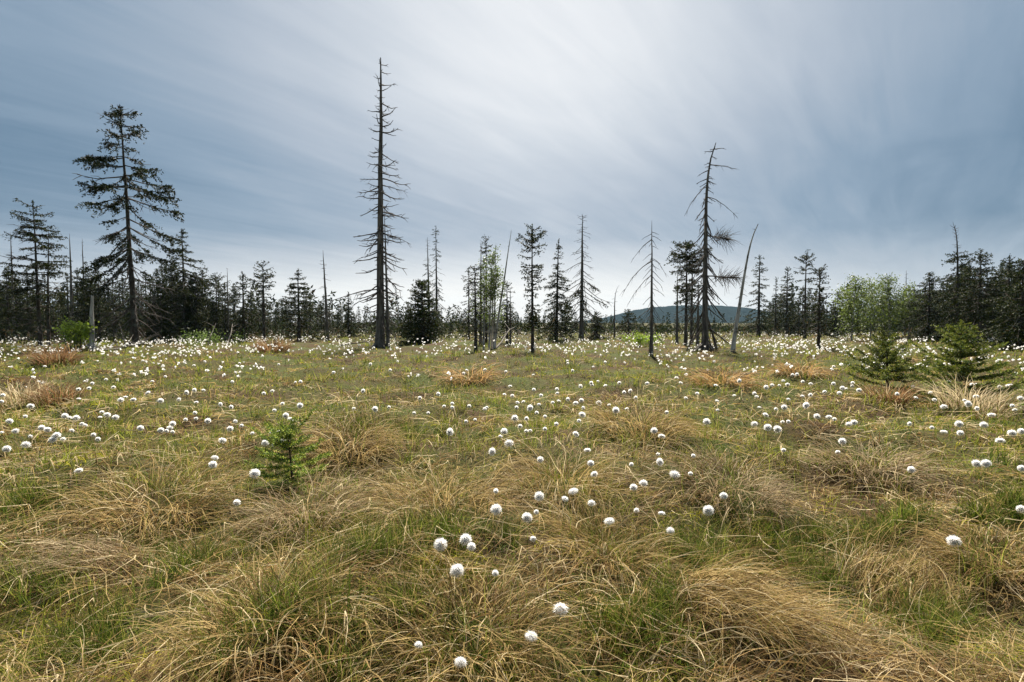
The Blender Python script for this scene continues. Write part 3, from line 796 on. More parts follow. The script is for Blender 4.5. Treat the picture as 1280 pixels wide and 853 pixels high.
def stick(label, pts, r, mat=M_DEAD, name='fallen_log', cat='log', twigs=3, seed=0):
    rng = np.random.default_rng(900 + seed)
    W = []
    for (px, py, bx, by) in pts:      # picture point and the ground point below it that gives its distance
        x, y = on_ground(bx, by); W.append([(px - 640) / FPX * y * 1.0, y, z_at(py, y)])
    W = np.array(W); o = W[0].copy(); o[2] = float(height(o[0], o[1]))
    u = np.linspace(0, 1, 7); src = np.linspace(0, 1, len(W))
    P = np.stack([np.interp(u, src, W[:, k_]) for k_ in range(3)], 1) - o
    P += rng.normal(0, .015, P.shape) * np.linalg.norm(P[-1]) * .4
    g = Geo(); tube(g, P, np.linspace(r, r * .35, 7), 6)
    root = tag(bpy.data.objects.new(name, None), label, cat); C.objects.link(root); root.location = o
    g.build('stem', mat, root)
    for q in range(twigs):
        i_ = rng.integers(2, 6); l = np.linalg.norm(P[-1]) * rng.uniform(.15, .4)
        gg = Geo(); d = unit(rng.normal(size=3) + np.array([0, 0, .5])); tube(gg, np.array([P[i_], P[i_] + d * l * .5, P[i_] + d * l]), [r * .4, r * .3, r * .12], 4)
        gg.build('branch', mat, root)
    return root


stick('fallen grey trunk slanting up from the birch group', [(616, 440, 617, 440), (642, 408, 640, 436)], .05, seed=1)
stick('grey dead stick leaning at the edge of the dense wood', [(259, 431, 259, 432), (270, 404, 268, 430)], .04, name='dead_stick', cat='stick', seed=2)
stick('dark dead stick leaning next to the round topped spruce', [(284, 431, 284, 432), (291, 405, 291, 430)], .04, name='dead_stick', cat='stick', seed=3)
stick('bleached fallen branches lying before the hooked spike spruce', [(1132, 421, 1132, 424), (1168, 418, 1168, 424)], .05, M_PALE, twigs=8, seed=4)
stick('bleached log lying before the squat spruce', [(1140, 416, 1140, 422), (1175, 421, 1175, 424)], .05, M_PALE, twigs=5, seed=5)
stick('fallen grey trunk under the tall sparse spruce', [(120, 440, 120, 441), (190, 428, 190, 434)], .07, twigs=8, seed=6)
stick('fallen dead branches by the tallest dead tree', [(425, 432, 425, 434), (470, 425, 470, 434)], .04, twigs=9, seed=7)
stick('bare dead sapling stem under the birch group', [(640, 437, 640, 438), (652, 410, 648, 437)], .03, name='dead_stick', cat='stick', seed=8)
stick('dead branch resting below the hooked spike spruce', [(1205, 432, 1205, 434), (1222, 392, 1220, 432)], .05, name='dead_stick', cat='stick', twigs=6, seed=9)

# --- woods behind: copies of a few trees, each one an object of its own
POOL = []
for (adj, p) in (('broad dark spruce', dict(R=2.0, n=95, t0=.03, live0=.03, shape=lambda t: (1 - t) ** .7, fs=.1, dens=10, tl=.5, nl=.2, nw=.07, step=.08)),
                 ('slim dark spruce', dict(R=1.2, n=85, t0=.05, live0=.05, shape=lambda t: (1 - t) ** .6, fs=.1, dens=10, tl=.42, nl=.18, nw=.06, step=.075)),
                 ('shaggy spruce', dict(R=1.7, n=80, t0=.05, live0=.15, shape=colm, lv=(.35, 1.15), fs=.2, dens=10, tl=.45, nl=.19, nw=.06, step=.08, plive=.85)),
                 ('thin topped spruce', dict(R=1.6, n=80, t0=.05, live0=.05, shape=lambda t: (1 - t) ** 1.2 + .08, fs=.1, dens=11, tl=.45, nl=.19, nw=.06, step=.08)),
                 ('bare trunked spruce', dict(R=1.5, n=70, t0=.2, live0=.4, shape=tuft, fs=.15, dens=11, tl=.42, nl=.17, nw=.055, step=.075)),
                 ('grey dead spruce', dict(dead, R=1.1, n=70, t0=.1))):
    for v_ in range(2):
        tree_seed[0] += 1
        POOL.append([adj, p, tree_seed[0], None])


def copy_tree(src, parent=None):
    c = src.copy(); C.objects.link(c); c.parent = parent
    for ch in list(src.children): copy_tree(ch, c)
    return c


env = [(-80, 325), (0, 318), (30, 335), (75, 345), (120, 322), (150, 350), (180, 335), (215, 325), (255, 336), (290, 352), (330, 366), (370, 360), (400, 364), (430, 376), (470, 384), (520, 372), (560, 390), (600, 392), (640, 388), (700, 380), (740, 394), (800, 399),
       (850, 396), (900, 394), (945, 388), (960, 376), (1000, 356), (1045, 362), (1080, 378), (1130, 356), (1165, 340), (1200, 326), (1240, 326), (1290, 326), (1360, 330)]
rngb = np.random.default_rng(77)


def wood_of(x):
    if x < 315: return 'in the dense wood around the tall sparse spruce', 'dense wood around the tall sparse spruce'
    if x < 560: return 'in the low belt behind the tallest dead tree', 'low belt behind the tallest dead tree'
    if x < 960: return 'in the far thin belt under the hill', 'far thin belt under the hill'
    if x < 1050: return 'behind the spruce trio', 'trees behind the spruce trio'
    return 'in the wood behind birches and hooked spike spruce', 'wood behind birches and hooked spike spruce'


LAND = [(18, 'bare dead spike'), (47, 'twin stemmed spruce'), (91, 'stub branched dead spike'), (116, 'bleached stump'), (160, 'tall sparse spruce'), (195, 'grey twiggy dead tree'), (232, 'full spruce'), (286, 'thin dead spike'),
        (305, 'round topped spruce'), (330, 'small tufted spruce'), (374, 'broad loose spruce'), (407, 'slim grey dead trunk'), (436, 'small pointed spruce'), (476, 'tallest dead tree'), (528, 'bushy low spruce'), (546, 'needle tipped spruce'),
        (586, 'wispy spruce'), (612, 'birch group'), (639, 'leaning pole'), (666, 'spreading tufted spruce'), (696, 'dense skirted spruce'), (727, 'half dead spruce'), (768, 'hooked dead stem'), (785, 'stunted bushy spruce'), (813, 'slender dead tree'),
        (857, 'flat crowned spruce'), (881, 'tall dark dead spruce'), (928, 'bleached leaning trunk'), (948, 'single upright spruce'), (983, 'pointed layered spruce'), (1006, 'lanky tufted spruce'), (1023, 'thin dark forward spruce'),
        (1064, 'rounded birch'), (1088, 'middle birch of the row'), (1112, 'tall thin birch'), (1131, 'bare dead spike among birches'), (1160, 'squat spruce'), (1195, 'hooked spike spruce'), (1222, 'thick topped spruce'), (1258, 'dark spruce of the birch side wood'), (1276, 'wide end spruce')]
belt = []
for (x0, x1, nn, b0, b1) in ((-70, 310, 92, 416, 428), (310, 560, 48, 415.5, 423), (560, 740, 36, 412.5, 419), (740, 960, 30, 412.5, 417), (960, 1050, 20, 415, 420), (1040, 1150, 16, 413, 419), (1145, 1350, 46, 416, 428)):
    for q in range(nn):
        px = x0 + (x1 - x0) * (q + rngb.uniform(0.1, .9)) / nn
        belt.append((px, rngb.uniform(b0, b1)))
for (px, base) in belt:
    top = np.interp(px, [e[0] for e in env], [e[1] for e in env]) + abs(rngb.normal(0, 20))
    top = min(top, base - (18 if not 735 < px < 945 else 9))
    q = rngb.choice(len(POOL), p=np.array([.17, .17, .10, .10, .12, .12, .06, .06, .03, .03, .02, .02]))
    adj, p, seed, src = POOL[q]
    loc, H, y = spot(px, base, top)
    wh, grp = wood_of(px)
    mark = min(LAND, key=lambda l_: abs(l_[0] - px))[1]
    lab = ('low ' if H < 3.6 else 'tall ' if H > 6.0 else '') + adj + ' in the trees behind the ' + mark
    grp = 'trees behind the ' + mark
    if src is None:
        r = build_tree('dead_tree' if 'dead' in adj else 'spruce_tree', lab, 'dead tree' if 'dead' in adj else 'spruce', grp, loc, 8.0, p, seed)
        POOL[q][3] = r
    else:
        r = copy_tree(src); r['label'] = lab; r['group'] = grp
    s = H / 8.0
    r.location = loc; w_ = s * rngb.uniform(.85, 1.25); r.scale = (w_, w_, s); r.rotation_euler = (0, 0, rngb.uniform(0, 6.28))

# low twiggy undergrowth below the woods, and the farthest forest: masses nobody could count
rngu = np.random.default_rng(31)
gu = Geo()
for q in range(900):
    y = rngu.uniform(52, 88); x = rngu.uniform(-1.1, 1.1) * y; z = float(height(x, y)); hh = rngu.uniform(.5, 1.9) * (.5 if .12 < x / y < .5 else 1); m = 26
    P = np.array([x, y, z]) + rngu.normal(0, 1, (m, 3)) * np.array([.9, .9, hh * .4]) + np.array([0, 0, hh * .4]); P[:, 2] = np.maximum(P[:, 2], z)
    needles(gu, rngu, P, unit(rngu.normal(size=(m, 3)) + np.array([0, 0, .8])), .5, .16, needle_cols(rngu, m, 1.1))
for q in range(520):
    px = rngu.choice([rngu.uniform(-60, 320), rngu.uniform(320, 580), rngu.uniform(1130, 1340), rngu.uniform(560, 1130)], p=[.4, .2, .22, .18])
    x, y = on_ground(px, rngu.uniform(414, 429)); z = float(height(x, y)); hh = rngu.uniform(.3, 1.1)
    m = 34; P = np.array([x, y, z]) + rngu.normal(0, 1, (m, 3)) * np.array([.6, .6, hh * .4]) + np.array([0, 0, hh * .45]); P[:, 2] = np.maximum(P[:, 2], z)
    tone = np.array([0.030, 0.040, 0.014]) if rngu.random() < .7 else np.array([0.075, 0.055, 0.030])
    needles(gu, rngu, P, unit(rngu.normal(size=(m, 3)) + np.array([0, 0, .6])), .30, .07, tone * rngu.uniform(.6, 1.5, (m, 1)))
tag(gu.build('undergrowth', M_NEEDLE), 'dark tangled undergrowth at the feet of the trees', 'undergrowth', kind='stuff')
gf = Geo()
for q in range(640):
    y = rngu.uniform(80, 240); x = rngu.uniform(-1.15, 1.15) * y; H = rngu.uniform(3, 8) * (1.0 if abs(x / y) > .35 else .75); H = rngu.uniform(1.2, 3.2) if .12 < x / y < .50 else H; R = H * .2
    m = 90; t = rngu.random(m) ** 1.3; az = rngu.uniform(0, 6.28, m); rr_ = R * (1 - t) ** .8 * rngu.uniform(.2, 1.1, m)
    P = np.stack([x + rr_ * np.cos(az), y + rr_ * np.sin(az), t * H], 1)
    A = unit(np.stack([np.cos(az), np.sin(az), rngu.uniform(-.6, .2, m)], 1))
    needles(gf, rngu, P, A, R * .7, R * .28, needle_cols(rngu, m, 1.0))
    tube(gf, np.array([[x, y, -.4], [x, y, H * 1.02]]), [H * .012, .01], 4, False, (0.04, 0.033, 0.026))
tag(gf.build('far_forest', M_NEEDLE), 'distant forest closing the bog on all sides', 'forest', kind='stuff')

# ------------------------------------------------------------------ grass

rg = np.random.default_rng(11)
PAL = {
    'straw': (np.array([0.165, 0.108, 0.036]), np.array([0.43, 0.315, 0.135])),
    'pale': (np.array([0.36, 0.28, 0.16]), np.array([0.58, 0.48, 0.30])),
    'brown': (np.array([0.060, 0.034, 0.013]), np.array([0.20, 0.118, 0.046])),
    'grey': (np.array([0.16, 0.115, 0.062]), np.array([0.36, 0.275, 0.165])),
    'orange': (np.array([0.27, 0.155, 0.060]), np.array([0.46, 0.30, 0.125])),
    'rust': (np.array([0.15, 0.078, 0.035]), np.array([0.28, 0.165, 0.080])),
    'green': (np.array([0.030, 0.058, 0.006]), np.array([0.115, 0.158, 0.022])),
    'fresh': (np.array([0.125, 0.160, 0.018]), np.array([0.29, 0.305, 0.052])),
    'moss': (np.array([0.15, 0.15, 0.016]), np.array([0.36, 0.33, 0.030])),
}


def pal(rng, name, n):
    a, b = PAL[name]; t = rng.random((n, 1)); return a * (1 - t) + b * t


def blades(rng, x, y, head, L, e0, droop, width, col, segs=4, lift=0.0, z0=None, kink=None):
    """curved tapering ribbons rooted at (x, y); they settle on the ground where they would sink into it"""
    n = len(x); K = segs + 1
    u = np.linspace(0, 1, K)
    el = e0[:, None] - droop[:, None] * u[None, :]
    hd = head[:, None] + np.cumsum(rng.normal(0, .16, (n, K)), axis=1) + rng.normal(0, .35, (n, 1)) * u[None, :]
    ds = (L / segs)[:, None]
    dx = np.cos(el) * np.cos(hd) * ds; dy = np.cos(el) * np.sin(hd) * ds; dz = np.sin(el) * ds
    z = height(x, y) if z0 is None else z0
    X = x[:, None] + np.concatenate([np.zeros((n, 1)), np.cumsum(dx[:, :-1], 1)], 1)
    Y = y[:, None] + np.concatenate([np.zeros((n, 1)), np.cumsum(dy[:, :-1], 1)], 1)
    Z = z[:, None] - .01 + np.concatenate([np.zeros((n, 1)), np.cumsum(dz[:, :-1], 1)], 1)
    floor_ = height(X, Y) + lift * rng.random((n, 1))
    Z[:, 1:] = np.maximum(Z, floor_ + .006)[:, 1:]
    ph = rng.normal(0, .9, n)[:, None]
    sx = -np.sin(hd) * np.cos(ph); sy = np.cos(hd) * np.cos(ph); sz = np.sin(ph) * np.ones_like(hd)
    w = width[:, None] * np.concatenate([[0.8], np.linspace(1.0, 0.18, K - 1)])[None, :] * .5
    Lf = np.stack([X - sx * w, Y - sy * w, Z - sz * w], -1); Rt = np.stack([X + sx * w, Y + sy * w, Z + sz * w], -1)
    V = np.stack([Lf, Rt], 2).reshape(-1, 3)               # n, K, 2
    b = (np.arange(n) * K * 2)[:, None] + (np.arange(segs) * 2)[None, :]
    F = np.stack([b, b + 1, b + 3, b + 2], -1).reshape(-1, 4)
    return V, F, np.repeat(col, K * 2, axis=0)


def scatter(rng, n, dmin, dmax, power):
    """points in the view wedge and a little beside it, thinning out with distance"""
    q = rng.random(n)
    if abs(power - 2) < 1e-6: d = dmin * (dmax / dmin) ** q
    else:
        k_ = 2 - power; d = (dmin ** k_ + q * (dmax ** k_ - dmin ** k_)) ** (1 / k_)
    s = rng.uniform(-1.12, 1.12, n) * (d + 0.35)
    return s, d


def clump(rng, x, y, per, share, size):
    """draw a share of the blades together into small tufts; returns the tuft number of each blade (-1: single)"""
    n = len(x); order = np.argsort(np.hypot(x, y)); tid = np.full(n, -1)
    k_ = max(1, n // per); own = order[np.sort(rng.choice(n, k_, replace=False))]
    rank = np.empty(n, int); rank[order] = np.arange(n)
    pick = rng.random(n) < share
    c = np.clip((rank * k_ // n) + rng.integers(-40, 41, n), 0, k_ - 1)
    sg = size * (1 + np.hypot(x[own], y[own]) * .22)
    nx = x[own][c] + rng.normal(0, 1, n) * sg[c]; ny = y[own][c] + rng.normal(0, 1, n) * sg[c]
    x = np.where(pick, nx, x); y = np.where(pick, ny, y); tid[pick] = c[pick]
    return x, np.maximum(y, .55), tid


def flow(x, y):
    e = .06
    gx_ = (height(x + e, y) - height(x - e, y)) / (2 * e); gy_ = (height(x, y + e) - height(x, y - e)) / (2 * e)
    a = noise2(x, y, 2.6, 4) * 2.4 - 0.7
    fx = np.cos(a) * .35 - gx_ * 2.2; fy = np.sin(a) * .35 - gy_ * 2.2
    return np.arctan2(fy, fx)


def wid(d, near=.0030, px=.55):
    return np.maximum(near, d / 512 * px)


def greenness(x, y):
    return noise2(x, y, 1.7, 21) * .6 + noise2(x, y, 5.5, 22) * .45 + np.clip((y - 2.2) / 7, 0, .46) + .08


# a) bent straw
gd_ = Geo()
n = 54000
x, y = scatter(rg, n, .85, 60, 2.0)
gr = greenness(x, y); keep = rg.random(n) > np.clip(gr * .75 + .25, 0, .72); x, y, gr = x[keep], y[keep], gr[keep]; n = len(x)
x, y, tid = clump(rg, x, y, 34, .72, .028)
tufth = rg.normal(0, .8, tid.max() + 2)[tid]; tuftk = rg.normal(0, .55, tid.max() + 2)[tid]; tuftv = rg.uniform(.65, 1.3, tid.max() + 2)[tid][:, None]
kind = tuftk + noise2(x, y, 1.3, 33) + rg.normal(0, .45, n)
col = pal(rg, 'straw', n)
for (lo, hi, nm) in ((-9, -.75, 'brown'), (-.75, -.3, 'grey'), (.75, 1.05, 'pale'), (1.05, 9, 'orange')):
    m = (kind > lo) & (kind <= hi); col[m] = pal(rg, nm, int(m.sum()))
m = rg.random(n) < .16; col[m] = pal(rg, 'brown', int(m.sum()))
col = col * tuftv
L_ = rg.uniform(.11, .36, n) * np.where(y > 8, .9, 1)
gd_.add(*blades(rg, x, y, flow(x, y) + tufth + rg.normal(0, .42, n), L_, rg.uniform(.15, 1.1, n), rg.uniform(.9, 2.0, n), wid(np.hypot(x, y)) * rg.uniform(.7, 1.35, n), col, 5, .05))
n = 5200
x, y = scatter(rg, n, .85, 9, 1.4)
col = pal(rg, 'pale', n); m = rg.random(n) < .45; col[m] = pal(rg, 'straw', int(m.sum()))
gd_.add(*blades(rg, x, y, rg.uniform(0, 6.28, n), rg.uniform(.15, .42, n), rg.uniform(.1, 1.0, n), rg.uniform(.4, 2.0, n), wid(np.hypot(x, y), .0036, .7) * rg.uniform(.8, 1.3, n), col, 7, .10))
tag(gd_.build('dry_grass', M_GRASS), 'bent dry straw coloured grass covering the bog', 'grass', kind='stuff')

# b) upright green
gg_ = Geo()
n = 92000
x, y = scatter(rg, n, .85, 60, 2.0)
gr = greenness(x, y); keep = rg.random(n) < np.clip(gr * .8 + .30, .05, .9); x, y, gr = x[keep], y[keep], gr[keep]; n = len(x)
x, y, tid = clump(rg, x, y, 30, .65, .022)
tuftv = rg.uniform(.6, 1.25, tid.max() + 2)[tid][:, None]
t_ = np.clip(rg.random(n) * .5 + rg.random(tid.max() + 2)[tid] * .5, 0, 1); fr = np.clip(.34 + y / 14, 0, .8)
col = np.where((t_ < fr)[:, None], pal(rg, 'fresh', n), pal(rg, 'green', n))
col = col * tuftv
m = rg.random(n) < .15; col[m] = pal(rg, 'straw', int(m.sum()))
gg_.add(*blades(rg, x, y, rg.uniform(0, 6.28, n), rg.uniform(.08, .27, n), rg.uniform(.9, 1.55, n), rg.uniform(.1, 1.1, n), wid(np.hypot(x, y), .0026) * rg.uniform(.7, 1.2, n), col, 4))
tag(gg_.build('green_grass', M_GRASS), 'short upright green grass between the straw', 'grass', kind='stuff')

# c) matted litter and moss close to the ground
gm_ = Geo()
n = 56000
x, y = scatter(rg, n, .85, 22, 1.8)
gr = greenness(x, y); msk = noise2(x, y, .8, 55) + gr * .5 + .25
col = pal(rg, 'brown', n)
m = msk > .15; col[m] = pal(rg, 'green', int(m.sum()))
m = msk > .65; col[m] = pal(rg, 'moss', int(m.sum()))
m = rg.random(n) < .15; col[m] = pal(rg, 'grey', int(m.sum()))
gm_.add(*blades(rg, x, y, rg.uniform(0, 6.28, n), rg.uniform(.04, .14, n), rg.uniform(.1, 1.2, n), rg.uniform(.3, 1.8, n), wid(np.hypot(x, y), .0034) * rg.uniform(.8, 1.5, n), col, 3, .03))
tag(gm_.build('moss_litter', M_GRASS), 'matted moss and grass litter between the tussocks', 'moss', kind='stuff')

# d) moss cushions of bright yellow green
for q, (px, py, r, lab) in enumerate(((400, 662, .22, 'bright yellow green moss cushion beside the shaggy grey tussock'), (815, 800, .26, 'wide mossy hollow with green shoots beside the combed straw tussock'), (560, 712, .16, 'olive moss patch below the three clustered cottongrass heads'), (865, 535, .25, 'yellow green moss patch near a pale straw tussock'))):
    cx, cy = on_ground(px, py); n = 2600
    rr_ = r * np.sqrt(rg.random(n)) * rg.uniform(.7, 1.15, n); az = rg.uniform(0, 6.28, n); x, y = cx + rr_ * np.cos(az) * 1.3, cy + rr_ * np.sin(az)
    g = Geo(); col = pal(rg, 'moss', n) * (1.0 if q in (0, 3) else .62)
    m = rg.random(n) < .3; col[m] = pal(rg, 'green', int(m.sum()))
    V, F, K_ = blades(rg, x, y, rg.uniform(0, 6.28, n), rg.uniform(.02, .06, n), rg.uniform(.5, 1.5, n), rg.uniform(0, 1.5, n), np.full(n, .0042), col, 2, 0)
    z0 = float(height(cx, cy)); V = V - np.array([cx, cy, z0]); g.add(V, F, K_)
    o = g.build('moss_cushion', M_GRASS); o.location = (cx, cy, z0); tag(o, lab, 'moss', 'moss cushions')

# e) tussocks, each a thing: blades falling outwards from a crown
for (cx, cy), (px, py, r, mnd, kind, sw, lab) in zip(_tp, TUSSOCKS):
    green = kind == 'green'
    far = cy > 6
    n = (900 if green else 620) if not far else 320
    if kind == 'sweep': n = 950
    rr_ = r * .75 * np.sqrt(rg.random(n)); az = rg.uniform(0, 6.28, n)
    x, y = cx + rr_ * np.cos(az), cy + rr_ * np.sin(az)
    if green:                                   # several small bunches of uneven size instead of one round one
        kb = 7; bx, by = rg.normal(0, r * .75, kb), rg.normal(0, r * .42, kb); bs = rg.uniform(.12, .40, kb) * r; wt = rg.random(kb) + .2
        b_ = rg.choice(kb, n, p=wt / wt.sum()); x = cx + bx[b_] + rg.normal(0, 1, n) * bs[b_]; y = cy + by[b_] + rg.normal(0, 1, n) * bs[b_]
    if kind == 'sweep' or sw is not None:
        hd = np.full(n, sw if sw is not None else 0) + rg.normal(0, .28, n)
    elif green: hd = rg.uniform(0, 6.28, n)
    else: hd = az + rg.normal(0, .55, n)
    nm = {'sweep': 'straw', 'straw': 'straw'}.get(kind, kind)
    col = pal(rg, nm, n)
    m = rg.random(n) < .22
    col[m] = pal(rg, 'fresh' if green else 'brown', int(m.sum()))
    if green:
        col = col * rg.uniform(.65, 1.0, 7)[b_][:, None]; m = rg.random(n) < .12; col[m] = pal(rg, 'straw', int(m.sum()))
    if not green:
        m = rg.random(n) < .10; col[m] = pal(rg, 'pale', int(m.sum()))
    if green: L_, e0, dr = rg.uniform(.08, .25, n) * rg.uniform(.7, 1.1, 7)[b_], rg.uniform(.85, 1.55, n), rg.uniform(0, 1.0, n)
    else: L_, e0, dr = rg.uniform(.6, 1.3, n) * (r * .75 + .12), rg.uniform(.35, 1.3, n), rg.uniform(1.0, 2.3, n)
    if kind in ('rust', 'pale'): e0, dr = rg.uniform(.8, 1.5, n), rg.uniform(.4, 1.4, n)
    V, F, K_ = blades(rg, x, y, hd, L_, e0, dr, wid(np.full(n, math.hypot(cx, cy)), .0033) * rg.uniform(.7, 1.4, n), col, 6, .03)
    z0 = float(height(cx, cy)); o3 = np.array([cx, cy, z0])
    root = tag(bpy.data.objects.new('sedge_tuft' if green else 'grass_tussock', None), lab, 'sedge tuft' if green else 'tussock', 'tussocks and tufts of the bog'); C.objects.link(root)
    root.location = o3
    g = Geo(); g.add(V - o3, F, K_); g.build('blades' if green else 'dry_blades', M_GRASS, root)['kind'] = 'stuff'
    if not green:
        n2 = n // 3; rr_ = r * np.sqrt(rg.random(n2)); az = rg.uniform(0, 6.28, n2)
        V, F, K_ = blades(rg, cx + rr_ * np.cos(az), cy + rr_ * np.sin(az), rg.uniform(0, 6.28, n2), rg.uniform(.1, .25, n2), rg.uniform(1, 1.5, n2), rg.uniform(.2, 1, n2), wid(np.full(n2, math.hypot(cx, cy)), .0026), pal(rg, 'green', n2), 4)
        g = Geo(); g.add(V - o3, F, K_); g.build('green_shoots', M_GRASS, root)['kind'] = 'stuff'

# f) a few single long stalks that catch the eye
for q, (pts, lab) in enumerate((
        (((340, 802), (345, 797), (358, 794), (368, 797), (373, 806), (370, 818), (358, 827), (338, 836)), 'curled pale straw bent into a loop'),
        (((720, 655), (722, 650), (745, 643), (765, 639), (772, 645)), 'long pale stalk bent over sharply on a tangled straw tussock'),
        (((608, 763), (600, 780), (596, 800)), 'short broken pale stalk by the fountain shaped tussock'),
        (((280, 752), (300, 757), (315, 770), (325, 790)), 'pale straw stalk arching above loose blades'))):
    W = []
    for k_, (px, py) in enumerate(pts):
        xx, yy = on_ground(px, py, .10); W.append([xx, yy, float(height(xx, yy)) + .10 - .06 * abs(k_ / (len(pts) - 1) - .4)])
    W = np.array(W); o = W[0].copy(); u = np.linspace(0, 1, 18); src = np.linspace(0, 1, len(W))
    P = np.stack([np.interp(u, src, W[:, c]) for c in range(3)], 1) - o
    P[1:-1] = (P[:-2] + 2 * P[1:-1] + P[2:]) / 4
    g = Geo(); tube(g, P, np.linspace(.0026, .0014, 18), 5, True, (0.55, 0.45, 0.27))
    ob = g.build('straw_stalk', M_GRASS); ob.location = o; tag(ob, lab, 'straw')

# ------------------------------------------------------------------ cottongrass

rc = np.random.default_rng(42)


def cotton_mesh(seed, squash, ragged, nf=760, droop=.3):
    """a tuft of fine white bristles round a small core, unit radius"""
    r = np.random.default_rng(seed); g = Geo()
    import bmesh
    bm = bmesh.new(); bmesh.ops.create_icosphere(bm, subdivisions=2, radius=.58)
    V = np.array([v.co[:] for v in bm.verts]); F = np.array([[v.index for v in f.verts] for f in bm.faces]); bm.free()
    V = V * (1 + .22 * np.sin(V[:, [0]] * 7 + seed) * np.cos(V[:, [1]] * 6 + seed * 2) * .6 + r.normal(0, .07, (len(V), 1)))
    V[:, 2] *= squash
    g.add(V, F, (0.88, 0.87, 0.85))
    D = unit(r.normal(size=(nf, 3))); D[:, 2] = D[:, 2] * .85 + .1
    D = unit(D)
    l = (1 + r.normal(0, ragged * .6, nf))[:, None]
    S = unit(np.cross(D, r.normal(size=(nf, 3)))) * .032; droop = droop * .5; ragged = ragged * .6
    mid = D * l * .72; tip = D * l + np.array([0, 0, -1.0]) * droop * l * r.random((nf, 1)) + r.normal(0, .07, (nf, 3))
    st_ = D * r.uniform(.25, .6, (nf, 1)); VV = np.stack([st_ - S, st_ + S, mid + S * .9, tip, mid - S * .9], 1)
    VV[:, :, 2] *= squash
    b = np.arange(nf)[:, None] * 5
    g.add(VV, np.concatenate([b, b + 1, b + 2, b + 4], 1), np.repeat(np.array([0.90, 0.89, 0.87]) * r.uniform(.92, 1.0, (nf, 1)), 5, axis=0))
    g.F[3].append(np.concatenate([b + 4, b + 2, b + 3], 1).astype(np.int32) + g.n - len(VV) * 5)
    # brown spikelet scales under the tuft
    ns = 14; az = np.linspace(0, 6.28, ns, endpoint=False)
    P = np.stack([np.cos(az) * .12, np.sin(az) * .12, np.full(ns, -.55 * squash)], 1)
    needles(g, r, P, unit(np.stack([np.cos(az), np.sin(az), np.full(ns, .1)], 1)), .42, .16, (0.11, 0.085, 0.065), (.1, .5))
    me = g.mesh('seed_head', M_COTTON); me.materials.append(M_CORE)
    mi = np.zeros(len(me.polygons), np.int32); mi[:len(F)] = 1; me.polygons.foreach_set('material_index', mi)
    return me


def stem_mesh(seed):
    r = np.random.default_rng(seed); g = Geo(); u = np.linspace(0, 1, 6)
    P = np.stack([.05 * np.sin(u * 2.4 + seed) * u, .05 * np.cos(u * 2 + seed) * u, u], 1); P[:, :2] -= P[-1, :2] * u[:, None] ** 2 * 0
    tube(g, P, np.linspace(.0019, .0012, 6) , 5, True, (0.10, 0.125, 0.035))
    return g.mesh('stem', M_GRASS), P[-1]


HEADS = [('plump round', cotton_mesh(1, .95, .06)), ('plump round', cotton_mesh(2, 1.0, .08)), ('ragged wind blown', cotton_mesh(3, .80, .22, 700, .6)), ('ragged wind blown', cotton_mesh(4, .9, .26, 700, .7)),
         ('flattened wide', cotton_mesh(5, .62, .12, 700, .35)), ('flattened wide', cotton_mesh(6, .70, .14, 700, .5)), ('narrow upright', cotton_mesh(7, 1.25, .12, 700, .2))]
STEMS = [stem_mesh(s) for s in range(4)]
S_, M_, B_, X_ = 5, 5.6, 8.6, 12.5
Z7 = [(66,270,S_),(145,272,B_),(197,265,S_),(381,216,M_),(312,231,M_),(475,140,M_),(648,187,M_),(736,200,M_),(763,221,M_),(656,223,M_),(627,218,M_),(822,198,M_),(823,213,M_),(433,252,M_),(433,266,M_),(496,261,M_),(553,272,M_),(561,267,S_),(291,287,S_),(343,287,S_),(402,262,S_),(424,357,B_),(484,318,S_),(518,312,S_),(665,306,B_),(626,355,B_),(644,398,X_),(612,374,S_),(581,430,B_),(709,308,M_),(685,336,M_),(778,300,M_),(820,328,M_),(778,346,M_),(723,352,S_),(708,354,S_),(760,460,B_),(893,365,B_),(936,425,B_),(948,474,B_),(960,514,B_),(883,578,X_),(852,606,B_),(951,621,B_),(756,596,X_),(596,645,X_+2),(712,675,X_+1),(745,655,S_),(595,578,S_),(1099,478,M_),(1107,563,B_+1),(1144,547,B_+1),(1118,648,M_),(1212,660,B_),(1184,352,B_),(1212,373,B_),(1205,469,B_),(1199,440,S_),(1260,515,X_),(892,250,B_),(913,240,B_),(979,249,X_),(1016,257,M_),(1041,276,B_),(1082,271,M_),(917,292,B_),(904,316,S_),(920,268,S_),(863,236,M_),(829,242,M_),(806,248,M_),(722,268,B_),(697,245,M_),(676,248,M_),(672,266,M_),(747,286,M_),(755,255,M_),(1115,230,M_),(1158,176,M_),(1231,284,M_),(1267,156,M_),(953,182,M_),(1002,185,M_),(950,175,M_),(910,188,M_),(1054,175,M_),(1095,205,M_),(1072,210,M_)]
